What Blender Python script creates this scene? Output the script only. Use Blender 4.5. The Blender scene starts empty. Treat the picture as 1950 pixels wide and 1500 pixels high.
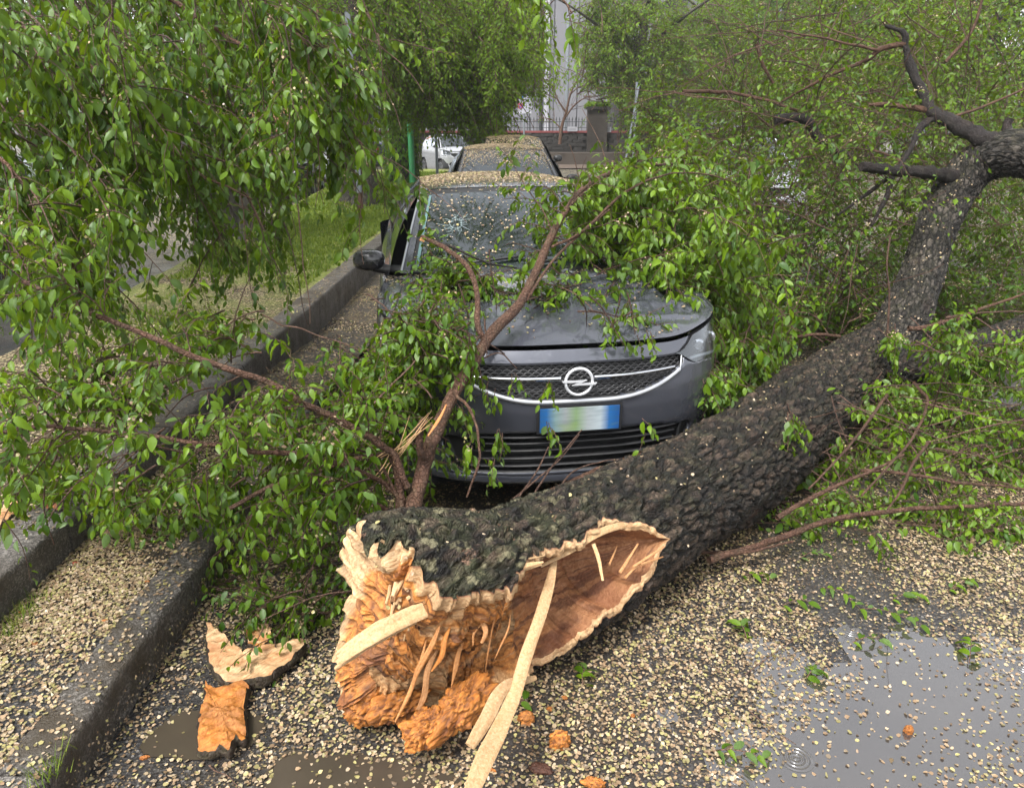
import bpy, math, random
import numpy as np
from mathutils import Matrix, Vector
random.seed(7); RNG = np.random.default_rng(7)
SC = bpy.context.scene
COL = SC.collection
# ---------------------------------------------------------------- camera, world, sun, exposure
CAM_F, CAM_PITCH, CAM_H = 1400.0, 0.3455, 1.73          # focal length in pixels of a 1950 px wide picture
cam_d = bpy.data.cameras.new('camera'); cam = bpy.data.objects.new('camera', cam_d); COL.objects.link(cam)
cam.location = (0, 0, CAM_H); cam.rotation_euler = (math.pi / 2 - CAM_PITCH, 0, 0)
cam_d.sensor_width = 36.0; cam_d.lens = 36.0 * CAM_F / 1950.0; cam_d.clip_start = 0.05; cam_d.clip_end = 600
SC.camera = cam
wd = bpy.data.worlds.new('World'); SC.world = wd; wd.use_nodes = True
nt = wd.node_tree; nt.nodes.clear()
sky = nt.nodes.new('ShaderNodeTexSky'); sky.sky_type = 'NISHITA'; sky.sun_disc = False
sky.sun_elevation = math.radians(58); sky.sun_rotation = math.radians(215); sky.air_density = 1.0; sky.dust_density = 3.0
hs = nt.nodes.new('ShaderNodeHueSaturation'); hs.inputs['Saturation'].default_value = 0.12
bg = nt.nodes.new('ShaderNodeBackground'); bg.inputs[1].default_value = 0.13
wo = nt.nodes.new('ShaderNodeOutputWorld')
nt.links.new(sky.outputs[0], hs.inputs['Color']); nt.links.new(hs.outputs[0], bg.inputs[0]); nt.links.new(bg.outputs[0], wo.inputs[0])
sun_d = bpy.data.lights.new('sun', 'SUN'); sun_d.energy = 1.5; sun_d.angle = math.radians(14); sun_d.color = (1, .97, .92)
sun = bpy.data.objects.new('sun', sun_d); COL.objects.link(sun)
sun.rotation_euler = Vector((-0.30, -0.43, 0.85)).to_track_quat('Z', 'Y').to_euler()
SC.view_settings.view_transform = 'Standard'; SC.view_settings.look = 'None'
SC.view_settings.gamma = 1.0; SC.view_settings.use_curve_mapping = False
SC.view_settings.exposure = 1.8
SC.render.engine = 'CYCLES'
SC.cycles.max_bounces = 7; SC.cycles.transparent_max_bounces = 8; SC.cycles.diffuse_bounces = 4
SC.cycles.glossy_bounces = 3; SC.cycles.transmission_bounces = 4
SC.cycles.use_denoising = True
SC.cycles.sample_clamp_indirect = 6.0

# ---------------------------------------------------------------- small maths
def at(px, py, z=None, Y=None):
    """world point seen at photo pixel (px, py) lying at height z or at distance Y up the street"""
    a = (px - 975) / CAM_F; b = (750 - py) / CAM_F
    dy = math.cos(CAM_PITCH) + b * math.sin(CAM_PITCH); dz = -math.sin(CAM_PITCH) + b * math.cos(CAM_PITCH)
    t = (z - CAM_H) / dz if z is not None else Y / dy
    return np.array([a * t, dy * t, CAM_H + dz * t])
def nrm(v):
    v = np.asarray(v, float); return v / np.maximum(np.linalg.norm(v, axis=-1, keepdims=True), 1e-9)
def _h(ix, iy, iz, s):
    n = (ix * 73856093) ^ (iy * 19349663) ^ (iz * 83492791) ^ (s * 2654435761 & 0x7fffffff)
    n = (n ^ (n >> 13)) * 1274126177 & 0x7fffffff
    n = (n ^ (n >> 16)) * 668265263 & 0x7fffffff
    return (n & 0xffffff) / float(0xffffff)
def vnoise(p, s=0):
    p = np.asarray(p, float); i = np.floor(p).astype(np.int64); f = p - i; f = f * f * (3 - 2 * f); r = 0
    for dx in (0, 1):
        for dy in (0, 1):
            for dz in (0, 1):
                w = (f[..., 0] if dx else 1 - f[..., 0]) * (f[..., 1] if dy else 1 - f[..., 1]) * (f[..., 2] if dz else 1 - f[..., 2])
                r = r + w * _h(i[..., 0] + dx, i[..., 1] + dy, i[..., 2] + dz, s)
    return r
def fbm(p, o=4, s=0):
    a, r, t = 1.0, 0, 0; p = np.asarray(p, float)
    for k in range(o):
        r = r + a * vnoise(p * 2 ** k, s + k); t += a; a *= .5
    return r / t
def worley(p, s=0):
    """F1, F2 and a cell id in 3-D"""
    p = np.asarray(p, float); i = np.floor(p).astype(np.int64)
    f1 = np.full(p.shape[:-1], 9.0); f2 = f1.copy(); cid = np.zeros(p.shape[:-1])
    for dx in (-1, 0, 1):
        for dy in (-1, 0, 1):
            for dz in (-1, 0, 1):
                c = i + np.array([dx, dy, dz])
                q = np.stack([_h(c[..., 0], c[..., 1], c[..., 2], s + k) for k in (0, 1, 2)], -1) + c
                d = np.linalg.norm(q - p, axis=-1); idv = _h(c[..., 0], c[..., 1], c[..., 2], s + 5)
                nf = d < f1; f2 = np.where(nf, f1, np.minimum(f2, d)); cid = np.where(nf, idv, cid); f1 = np.where(nf, d, f1)
    return f1, f2, cid
def sstep(a, b, x):
    t = np.clip((np.asarray(x, float) - a) / (b - a), 0, 1); return t * t * (3 - 2 * t)
def crom(P, n):
    """Catmull-Rom through P (rows may hold more than 3 values), n samples"""
    P = np.asarray(P, float); Q = np.vstack([2 * P[0] - P[1], P, 2 * P[-1] - P[-2]])
    seg = np.linalg.norm(np.diff(P[:, :3], axis=0), axis=1); cum = np.r_[0, np.cumsum(seg)]
    t = np.linspace(0, cum[-1], n); k = np.clip(np.searchsorted(cum, t, side='right') - 1, 0, len(P) - 2)
    u = ((t - cum[k]) / np.maximum(seg[k], 1e-9))[:, None]
    a, b, c, d = Q[k], Q[k + 1], Q[k + 2], Q[k + 3]
    return .5 * (2 * b + (c - a) * u + (2 * a - 5 * b + 4 * c - d) * u * u + (3 * b - a - 3 * c + d) * u ** 3)

# ---------------------------------------------------------------- mesh builder
class MB:
    def __init__(s):
        s.v = []; s.f = []; s.m = []; s.c = []; s.n = 0; s.sm = []
    def add(s, V, F, mat=0, col=None, smooth=True):
        """V (n,3); F int array (m,k); col (n,3) or a 3-vector"""
        V = np.asarray(V, float).reshape(-1, 3); F = np.asarray(F, np.int64)
        s.v.append(V); s.f.append(F + s.n)
        s.m.append(np.full(len(F), mat, np.int32) if np.isscalar(mat) else np.asarray(mat, np.int32))
        s.sm.append(np.full(len(F), smooth))
        c = np.ones((len(V), 3)) * (1.0 if col is None else np.asarray(col, float)); s.c.append(c)
        s.n += len(V); return s
    def grid(s, G, mat=0, col=None, close=False, keep=None, flip=False, smooth=True):
        a, b = G.shape[:2]; I = np.arange(a * b).reshape(a, b)
        J = np.concatenate([I, I[:, :1]], 1) if close else I
        F = np.stack([J[:-1, :-1], J[:-1, 1:], J[1:, 1:], J[1:, :-1]], -1)
        mm = mat
        if not np.isscalar(mat): mm = np.asarray(mat)
        if keep is not None:
            F = F[keep]; mm = mm if np.isscalar(mm) else mm[keep]
        else:
            F = F.reshape(-1, 4); mm = mm if np.isscalar(mm) else mm.reshape(-1)
        if flip: F = F[:, ::-1]
        return s.add(G.reshape(-1, 3), F, mm, None if col is None else np.asarray(col).reshape(-1, 3) if np.ndim(col) > 1 else col, smooth)
    def box(s, c, d, mat=0, col=None, R=None, j=0.0):
        c = np.asarray(c, float); d = np.asarray(d, float) / 2
        V = np.array([[x, y, z] for x in (-1, 1) for y in (-1, 1) for z in (-1, 1)], float) * d
        if j: V += RNG.normal(0, j, V.shape)
        if R is not None: V = V @ np.asarray(R).T
        F = [[0, 1, 3, 2], [4, 6, 7, 5], [0, 4, 5, 1], [2, 3, 7, 6], [0, 2, 6, 4], [1, 5, 7, 3]]
        return s.add(V + c, F, mat, col, False)
    def tube(s, P, r, k=8, mat=0, col=None, cap=True):
        P = np.asarray(P, float); r = np.broadcast_to(np.asarray(r, float), (len(P),))
        G = tube_pts(P[None], r[None], k)[0]; s.grid(G, mat, col, close=True)
        if cap:
            for g in (G[0], G[-1]):
                s.add(np.vstack([g, g.mean(0)]), [[i, (i + 1) % k, k] for i in range(k)], mat, col)
        return s
    def poly(s, outline, fn, mat=0):
        pass
    def build(s, name, mats, parent=None, local=False, rest=None, **props):
        V = np.vstack(s.v); C = np.vstack(s.c)
        if parent is not None and not local: V = V - np.array(parent.location)
        me = bpy.data.meshes.new(name)
        tot = sum(f.size for f in s.f); nf = sum(len(f) for f in s.f)
        me.vertices.add(len(V)); me.vertices.foreach_set('co', V.astype(np.float32).ravel())
        me.loops.add(tot); me.loops.foreach_set('vertex_index', np.concatenate([f.ravel() for f in s.f]).astype(np.int32))
        ls = np.concatenate([np.full(len(f), f.shape[1], np.int32) for f in s.f])
        me.polygons.add(nf); me.polygons.foreach_set('loop_start', np.r_[0, np.cumsum(ls)[:-1]].astype(np.int32))
        me.polygons.foreach_set('material_index', np.concatenate(s.m))
        me.polygons.foreach_set('use_smooth', np.concatenate(s.sm))
        at_ = me.attributes.new('tint', 'FLOAT_COLOR', 'POINT')
        at_.data.foreach_set('color', np.c_[C, np.ones(len(C))].astype(np.float32).ravel())
        if rest is not None:
            ra = me.attributes.new('grain', 'FLOAT_VECTOR', 'POINT'); ra.data.foreach_set('vector', np.asarray(rest, np.float32).reshape(-1))
        me.update(calc_edges=True)
        for m in (mats if isinstance(mats, (list, tuple)) else [mats]): me.materials.append(m)
        return link(name, me, parent, **props)
def link(name, me, parent=None, **props):
    o = bpy.data.objects.new(name, me); COL.objects.link(o)
    if parent is not None: o.parent = parent
    for k, v in props.items(): o[k] = v
    return o
def tube_pts(P, r, k):
    """P (N,S,3), r (N,S) -> rings (N,S,k,3)"""
    T = np.gradient(P, axis=1); T = nrm(T)
    ref = np.where(np.abs(T[..., 2:3]).mean(1, keepdims=True) > .8, np.array([1., 0, 0]), np.array([0, 0, 1.]))
    A = nrm(np.cross(T, np.broadcast_to(ref, T.shape))); B = np.cross(T, A)
    a = np.arange(k) / k * 2 * math.pi
    return P[:, :, None] + r[:, :, None, None] * (np.cos(a)[:, None] * A[:, :, None] + np.sin(a)[:, None] * B[:, :, None])
def add_tubes(mb, P, r, k=3, mat=0, col=None):
    G = tube_pts(P, r, k); N, S = G.shape[:2]
    I = np.arange(N * S * k).reshape(N, S, k); J = np.concatenate([I, I[..., :1]], 2)
    F = np.stack([J[:, :-1, :-1], J[:, :-1, 1:], J[:, 1:, 1:], J[:, 1:, :-1]], -1).reshape(-1, 4)
    mb.add(G.reshape(-1, 3), F, mat, col)
def empty(name, loc, label, cat, group=None, rot=0.0):
    o = bpy.data.objects.new(name, None); COL.objects.link(o); o.location = [float(q) for q in loc]; o.rotation_euler = (0, 0, rot)
    o.empty_display_size = .2; o['label'] = label; o['category'] = cat
    if group: o['group'] = group
    return o
def tag(o, label, cat, group=None, kind=None):
    o['label'] = label; o['category'] = cat
    if group: o['group'] = group
    if kind: o['kind'] = kind
    return o
def copy_tree(o, parent=None):
    c = o.copy(); COL.objects.link(c); c.parent = parent
    for ch in list(o.children): copy_tree(ch, c)
    return c

# ---------------------------------------------------------------- materials
class NB:
    def __init__(s, name):
        s.mat = bpy.data.materials.new(name); s.mat.use_nodes = True; s.t = s.mat.node_tree; s.t.nodes.clear()
        s.out = s.t.nodes.new('ShaderNodeOutputMaterial')
    def n(s, kind, **kw):
        n = s.t.nodes.new('ShaderNode' + kind)
        for k, v in kw.items(): setattr(n, k, v)
        return n
    def l(s, a, b): s.t.links.new(a, b)
    def set(s, sock, v):
        if hasattr(v, 'is_linked') or isinstance(v, bpy.types.NodeSocket): s.l(v, sock)
        elif v is not None: sock.default_value = v if not (isinstance(v, tuple) and len(v) == 3 and sock.type == 'RGBA') else (*v, 1)
    def coord(s, scale=(1, 1, 1), out='Object'):
        c = s.n('TexCoord'); m = s.n('Mapping'); s.l(c.outputs[out], m.inputs[0]); m.inputs['Scale'].default_value = scale; return m.outputs[0]
    def noise(s, co, scale, detail=4, rough=.55, dist=0.0):
        n = s.n('TexNoise'); s.l(co, n.inputs['Vector']); n.inputs['Scale'].default_value = scale; n.inputs['Detail'].default_value = detail
        n.inputs['Roughness'].default_value = rough; n.inputs['Distortion'].default_value = dist; return n.outputs['Fac']
    def vor(s, co, scale, feature='F1', out='Distance', rnd=1.0):
        n = s.n('TexVoronoi', feature=feature); s.l(co, n.inputs['Vector']); n.inputs['Scale'].default_value = scale; n.inputs['Randomness'].default_value = rnd
        return n.outputs[out]
    def ramp(s, fac, stops):
        r = s.n('ValToRGB'); s.set(r.inputs[0], fac); e = r.color_ramp.elements
        while len(e) < len(stops): e.new(.5)
        for el, (p, c) in zip(e, stops): el.position = p; el.color = (*c, 1) if len(c) == 3 else c
        return r.outputs[0]
    def mix(s, f, a, b, mode='MIX'):
        m = s.n('Mix', data_type='RGBA', blend_type=mode); s.set(m.inputs[0], f); s.set(m.inputs[6], a); s.set(m.inputs[7], b); return m.outputs[2]
    def math(s, op, a, b=None, c=None, clamp=False):
        m = s.n('Math', operation=op, use_clamp=clamp)
        for i, v in enumerate((a, b, c)):
            if v is not None: s.set(m.inputs[i], v)
        return m.outputs[0]
    def mr(s, v, a, b, c=0., d=1.):
        m = s.n('MapRange', clamp=True); s.set(m.inputs[0], v)
        for i, q in enumerate((a, b, c, d)): m.inputs[i + 1].default_value = q
        return m.outputs[0]
    def attr(s, name='tint'):
        a = s.n('Attribute'); a.attribute_name = name; return a.outputs['Color']
    def bump(s, h, strength=.5, dist=.01, nrmal=None):
        b = s.n('Bump'); s.set(b.inputs['Height'], h); b.inputs['Strength'].default_value = strength; b.inputs['Distance'].default_value = dist
        if nrmal is not None: s.l(nrmal, b.inputs['Normal'])
        return b.outputs[0]
    def pbr(s, col, rough=.5, metal=0., normal=None, spec=.5, coat=0., coat_rough=.05, alpha=None, sheen=0.):
        p = s.n('BsdfPrincipled'); s.set(p.inputs['Base Color'], col); s.set(p.inputs['Roughness'], rough); s.set(p.inputs['Metallic'], metal)
        s.set(p.inputs['Specular IOR Level'], spec); s.set(p.inputs['Coat Weight'], coat); p.inputs['Coat Roughness'].default_value = coat_rough
        if normal is not None: s.l(normal, p.inputs['Normal'])
        return p.outputs[0]
    def done(s, shader, disp=None):
        s.l(shader, s.out.inputs[0]); return s.mat
M = {}
def simple(name, col, rough=.5, metal=0., var=.15, bump=0., bscale=60, coat=0., spec=.5, vscale=8):
    b = NB(name); co = b.coord(); n = b.noise(co, vscale, 5)
    c = b.mix(n, tuple(x * (1 - var) for x in col), tuple(min(1, x * (1 + var)) for x in col))
    nn = b.bump(b.noise(co, bscale, 5), bump, .004) if bump else None
    M[name] = b.done(b.pbr(c, rough, metal, nn, spec, coat)); return M[name]
def leaf_mat(name, a, b_, trans=.35, rough=.3, wet=.5):
    b = NB(name); t = b.attr(); co = b.coord(); n = b.noise(co, 5, 2)
    c = b.mix(b.n('SeparateColor').outputs[0], a, b_) if False else None
    sp = b.n('SeparateColor'); b.l(t, sp.inputs[0])
    c = b.mix(sp.outputs[0], a, b_)                       # red channel: young <-> old leaf
    c = b.mix(b.math('MULTIPLY', sp.outputs[1], .65), c, (.13, .20, .09))   # green channel: dull pale underside
    c = b.mix(b.math('MULTIPLY', n, .45), c, (.02, .045, .008))
    p = b.pbr(c, rough, 0, b.bump(b.noise(co, 160, 2), .25, .003), wet)
    tr = b.n('BsdfTranslucent'); b.l(b.mix(.55, c, (.25, .33, .012)), tr.inputs[0])
    m = b.n('MixShader'); m.inputs[0].default_value = trans; b.l(p, m.inputs[1]); b.l(tr.outputs[0], m.inputs[2])
    M[name] = b.done(m.outputs[0]); return M[name]
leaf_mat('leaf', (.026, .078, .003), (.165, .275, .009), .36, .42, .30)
leaf_mat('leaf_far', (.050, .125, .012), (.18, .30, .030), .5, .6, .15)
def seed_mat():
    b = NB('seed'); t = b.attr(); co = b.coord(); n = b.noise(co, 90, 3)
    c = b.mix(b.math('MULTIPLY', n, .35), t, (.22, .14, .08))
    p = b.pbr(c, .38, 0, None, .5); tr = b.n('BsdfTranslucent'); b.l(c, tr.inputs[0])
    m = b.n('MixShader'); m.inputs[0].default_value = .2; b.l(p, m.inputs[1]); b.l(tr.outputs[0], m.inputs[2])
    M['seed'] = b.done(m.outputs[0])
seed_mat()
def asphalt():
    b = NB('wet_asphalt'); co = b.coord(); big = b.noise(co, .8, 4); fine = b.noise(co, 120, 3)
    agg = b.vor(co, 140, 'F1', 'Color'); sp = b.n('SeparateColor'); b.l(agg, sp.inputs[0])
    base = b.ramp(sp.outputs[0], [(0, (.012, .011, .012)), (.7, (.028, .027, .028)), (.93, (.06, .056, .052)), (1, (.15, .14, .13))])
    c = b.mix(b.mr(big, .4, .7), base, (.034, .028, .022))
    # seeds too far away to be built lie on the street as flat litter
    far = b.vor(co, 48, 'F1', 'Distance'); fc = b.vor(co, 48, 'F1', 'Color'); s2 = b.n('SeparateColor'); b.l(fc, s2.inputs[0])
    den = b.mr(b.noise(co, 1.1, 5, .65), .32, .62, .05, .75)
    on = b.math('MULTIPLY', b.math('LESS_THAN', s2.outputs[1], den), b.math('LESS_THAN', far, .42))
    sc = b.ramp(s2.outputs[0], [(0, (.26, .19, .11)), (.5, (.40, .33, .20)), (1, (.34, .33, .14))])
    geo = b.n('NewGeometry'); sx = b.n('SeparateXYZ'); b.l(geo.outputs['Position'], sx.inputs[0])
    farm = b.mr(sx.outputs[1], 8.0, 12.0)
    lit_ = b.vor(co, 130, 'F1', 'Color'); s3 = b.n('SeparateColor'); b.l(lit_, s3.inputs[0]); sm_ = b.math('MULTIPLY', b.math('LESS_THAN', s3.outputs[1], b.mr(b.noise(co, 2.3, 5, .65), .38, .62, .06, .55)), b.math('LESS_THAN', b.vor(co, 130), .40))
    c = b.mix(sm_, c, b.ramp(s3.outputs[0], [(0, (.06, .038, .02)), (1, (.20, .15, .085))]))
    c = b.mix(b.math('MULTIPLY', on, farm), c, sc)
    wet = b.math('ADD', b.mr(b.noise(co, 1.7, 3), .42, .6, .42, .16), b.math('MULTIPLY', farm, .3))
    M['asphalt'] = b.done(b.pbr(c, wet, 0, b.bump(b.math('ADD', b.math('MULTIPLY', fine, .5), b.vor(co, 140)), .5, .004), .5))
asphalt()
def puddle():
    b = NB('puddle_water'); co = b.coord(); h = b.math('MULTIPLY', b.noise(co, 26, 3), .12)
    # rings of rain drops
    rr = random.Random(4)
    for k in range(9):
        cx, cy = rr.uniform(.5, 2.4), rr.uniform(1.5, 3.0)
        if k == 0: cx, cy = .62, 1.56
        if k == 1: cx, cy = 1.75, 2.05
        if k == 2: cx, cy = 1.25, 2.25
        g = b.n('TexCoord'); s_ = b.n('VectorMath', operation='DISTANCE'); b.l(g.outputs['Object'], s_.inputs[0]); s_.inputs[1].default_value = (cx, cy, 0)
        d = s_.outputs['Value']
        w = b.math('SINE', b.math('MULTIPLY', d, 480.)); fall = b.mr(d, .012, rr.uniform(.05, .09), 1, 0)
        h = b.math('ADD', h, b.math('MULTIPLY', w, b.math('MULTIPLY', fall, .9)))
    n = b.bump(h, .8, .006)
    c = b.mix(b.noise(co, 3, 4), (.022, .020, .022), (.05, .044, .040))
    sh = b.pbr(c, .04, 0, n, 1., 1.0, .02); sh.node.inputs['Coat IOR'].default_value = 1.9; M['puddle'] = b.done(sh)
puddle()
def muddy():
    b = NB('muddy_water'); co = b.coord()
    c = b.mix(b.noise(co, 5, 4), (.030, .024, .018), (.060, .047, .034))
    M['mud'] = b.done(b.pbr(c, .16, 0, b.bump(b.noise(co, 30, 2), .08, .004), .5))
muddy()
def granite():
    b = NB('kerb_granite'); co = b.coord(); a = b.noise(co, 240, 3, .7); v = b.vor(co, 170, 'F1', 'Color'); s = b.n('SeparateColor'); b.l(v, s.inputs[0])
    c = b.ramp(s.outputs[0], [(0, (.035, .031, .028)), (.6, (.085, .076, .067)), (1, (.24, .22, .20))])
    c = b.mix(b.mr(b.noise(co, 5, 5), .42, .68), c, (.045, .034, .022))
    M['granite'] = b.done(b.pbr(c, b.mr(b.noise(co, 9, 3), .3, .7, .25, .6), 0, b.bump(b.math('ADD', a, b.noise(co, 45, 4)), .9, .008), .5))
granite()
def soil():
    b = NB('bed_soil'); co = b.coord(); n = b.noise(co, 3, 6, .7)
    c = b.ramp(n, [(.3, (.022, .016, .010)), (.55, (.06, .045, .026)), (.8, (.11, .09, .05))])
    far = b.vor(co, 52, 'F1', 'Distance'); fc = b.vor(co, 52, 'F1', 'Color'); s2 = b.n('SeparateColor'); b.l(fc, s2.inputs[0])
    on = b.math('MULTIPLY', b.math('LESS_THAN', s2.outputs[1], b.mr(b.noise(co, .9, 5), .35, .6, .15, .75)), b.math('LESS_THAN', far, .42))
    c = b.mix(on, c, b.ramp(s2.outputs[0], [(0, (.24, .17, .10)), (.5, (.38, .31, .19)), (1, (.30, .29, .14))]))
    geo = b.n('NewGeometry'); sx = b.n('SeparateXYZ'); b.l(geo.outputs['Position'], sx.inputs[0]); gm_ = b.math('MULTIPLY', b.mr(sx.outputs[1], 5.0, 8.5, 0, .85), b.mr(b.noise(co, 1.3, 5, .7), .36, .52))
    c = b.mix(gm_, c, b.mix(b.noise(co, 14, 5, .7), (.07, .11, .015), (.24, .28, .05)))
    M['soil'] = b.done(b.pbr(c, .7, 0, b.bump(b.noise(co, 60, 4), .8, .01), .3))
soil()
def bark(name, dark, lit, moss=.4, fib=(1, 1, .35), sc=34, red=.25, plates=False):
    b = NB(name); co = b.coord(); t = b.attr(); s = b.n('SeparateColor'); b.l(t, s.inputs[0])
    cell = b.vor(b.coord(fib), sc, 'DISTANCE_TO_EDGE'); n = b.noise(co, 28, 6, .65)
    h = b.math('ADD', b.math('MULTIPLY', b.mr(cell, 0, .12), n), b.math('MULTIPLY', b.noise(co, 60, 5, .7), .5))
    lvl = b.math('MULTIPLY', s.outputs[0], b.mr(n, .25, .75, .25, 1.))
    if plates:                                              # plates parted by deep fissures, drawn in the grain of the trunk
        ga = b.n('Attribute'); ga.attribute_name = 'grain'; gv = ga.outputs['Vector']; wv = b.n('VectorMath', operation='ADD'); nz = b.n('TexNoise'); b.l(gv, nz.inputs['Vector']); nz.inputs['Scale'].default_value = 2.2; nz.inputs['Detail'].default_value = 4
        sc_ = b.n('VectorMath', operation='SCALE'); b.l(nz.outputs['Color'], sc_.inputs[0]); sc_.inputs['Scale'].default_value = .75; b.l(gv, wv.inputs[0]); b.l(sc_.outputs[0], wv.inputs[1])
        e1 = b.mr(b.vor(wv.outputs[0], .95, 'DISTANCE_TO_EDGE'), .015, .17); e2 = b.mr(b.vor(wv.outputs[0], 3.1, 'DISTANCE_TO_EDGE'), .0, .14)
        idc = b.n('SeparateColor'); b.l(b.vor(wv.outputs[0], .95, 'F1', 'Color'), idc.inputs[0])
        fis = b.math('MULTIPLY', e1, b.math('ADD', b.math('MULTIPLY', e2, .32), .68)); h = b.math('ADD', b.math('MULTIPLY', fis, 1.6), b.math('MULTIPLY', h, .5))
        lvl = b.math('MULTIPLY', b.math('MULTIPLY', lvl, fis), b.mr(idc.outputs[0], 0, 1, .45, 1.5))
    c = b.mix(lvl, dark, lit)
    c = b.mix(b.mr(b.noise(co, 4.5, 5), .60, .72, 0, red), c, (.13, .062, .038))
    c = b.mix(b.math('MULTIPLY', s.outputs[1], b.mr(b.noise(co, 12, 5), .40, .66, 0, moss)), c, (.075, .085, .032))
    c = b.mix(b.math('MULTIPLY', s.outputs[1], b.mr(b.noise(co, 19, 4), .56, .64, 0, moss * 1.6)), c, (.21, .19, .11))
    c = b.mix(b.math('MULTIPLY', s.outputs[1], b.mr(b.noise(co, 15, 5, .7), .63, .70, 0, moss * 2)), c, (.26, .15, .10))
    M[name] = b.done(b.pbr(c, b.mr(n, .3, .7, .72, .48), 0, b.bump(b.math('ADD', h, b.math('MULTIPLY', b.noise(co, 150, 4), .5)), 1., .012), .35))
bark('bark', (.0026, .0018, .0012), (.105, .070, .049), plates=True)
bark('bark_grey', (.008, .007, .006), (.16, .135, .112), .3, (1, 1, .25), 40, .12, plates=True)
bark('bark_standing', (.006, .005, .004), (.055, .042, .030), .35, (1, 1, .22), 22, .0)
bark('bark_branch', (.040, .018, .011), (.185, .092, .058), .25, (1, 1, 1), 60, .25)
bark('bark_twig', (.06, .032, .022), (.20, .115, .08), 0, (1, 1, 1), 80, .2)
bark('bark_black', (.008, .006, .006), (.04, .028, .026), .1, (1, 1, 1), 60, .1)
def wood():
    b = NB('torn_wood'); co = b.coord(); t = b.attr()
    # grain runs along the trunk, direction (.70,.71,0)
    mp = b.n('Mapping'); c0 = b.n('TexCoord'); b.l(c0.outputs['Object'], mp.inputs[0]); mp.inputs['Rotation'].default_value = (0, 0, math.radians(-45))
    mp2 = b.n('Mapping'); b.l(mp.outputs[0], mp2.inputs[0]); mp2.inputs['Scale'].default_value = (.10, 1, 1)
    g = b.noise(mp2.outputs[0], 120, 5, .65); g2 = b.noise(mp2.outputs[0], 32, 4, .6)
    c = b.mix(b.mr(g, .3, .72), b.mix(1.0, t, (.52, .38, .28), 'MULTIPLY'), t)
    c = b.mix(b.mr(g2, .52, .72, 0, .5), c, b.mix(1.0, t, (.42, .26, .17), 'MULTIPLY'))
    M['wood'] = b.done(b.pbr(c, .55, 0, b.bump(b.math('ADD', g, b.math('MULTIPLY', b.noise(co, 60, 5, .65), .5)), .9, .007), .35))
wood()
def wood_pale():
    b = NB('splinter_wood'); co = b.coord(); t = b.attr(); g = b.noise(co, 130, 5, .7); g2 = b.noise(co, 24, 4)
    c = b.mix(b.mr(g, .35, .75), b.mix(1.0, t, (.66, .52, .40), 'MULTIPLY'), t); c = b.mix(b.mr(g2, .55, .75, 0, .45), c, b.mix(1.0, t, (.62, .40, .24), 'MULTIPLY'))
    M['wood_pale'] = b.done(b.pbr(c, .6, 0, b.bump(g, .7, .004), .3))
wood_pale()

def haze():
    b = NB('haze_air'); v = b.n('VolumePrincipled'); v.inputs['Color'].default_value = (.86, .90, .90, 1); v.inputs['Density'].default_value = .0009; v.inputs['Anisotropy'].default_value = .2
    b.l(v.outputs[0], b.out.inputs['Volume']); M['haze'] = b.mat
haze()
# ---------------------------------------------------------------- cars
def paint(name, col, rough=.28, metal=.35, dirt=.25):
    b = NB(name); co = b.coord(); n = b.noise(co, 3, 5)
    dr = b.vor(co, 210, 'F1', 'Distance'); drop = b.mr(dr, .0, .38, 1, 0)                # rain drops standing on the paint
    dm = b.mr(b.noise(co, 6, 3), .40, .58)
    h = b.math('MULTIPLY', drop, dm)
    c = b.mix(b.math('MULTIPLY', n, dirt), col, tuple(x * .45 for x in col))
    M[name] = b.done(b.pbr(c, b.mr(b.noise(co, 40, 3), .3, .7, rough * .8, rough * 1.3), metal, b.bump(h, .35, .003), .5, .8, .08)); return M[name]
paint('paint_grey', (.080, .085, .104), .18, .45); paint('paint_black', (.022, .022, .026)); paint('paint_silver', (.36, .37, .39), .3, .3)
paint('paint_green', (.030, .036, .034)); paint('paint_white', (.72, .74, .77), .3, 0.); paint('paint_blue', (.05, .055, .10)); paint('paint_dark', (.055, .058, .064))
simple('plastic', (.012, .012, .013), .42, 0, .2, .3, 220); simple('rubber', (.013, .013, .013), .7, 0, .2, .5, 120)
simple('chrome', (.62, .63, .66), .12, 1., .05); simple('alloy', (.42, .43, .45), .3, .9, .1); simple('cabin', (.018, .018, .02), .8, 0, .3)
simple('emblem_metal', (.72, .73, .76), .32, .55, .05); simple('grille_plastic', (.05, .05, .053), .28, 0, .1); simple('satin', (.45, .46, .48), .3, .8, .1); simple('seat_cloth', (.035, .035, .04), .9, 0, .3, .5, 200)
simple('drl', (.80, .82, .85), .3, 0, .03); simple('lamp_red', (.30, .02, .02), .2, 0, .1); simple('amber', (.45, .16, .02), .3)
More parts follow.
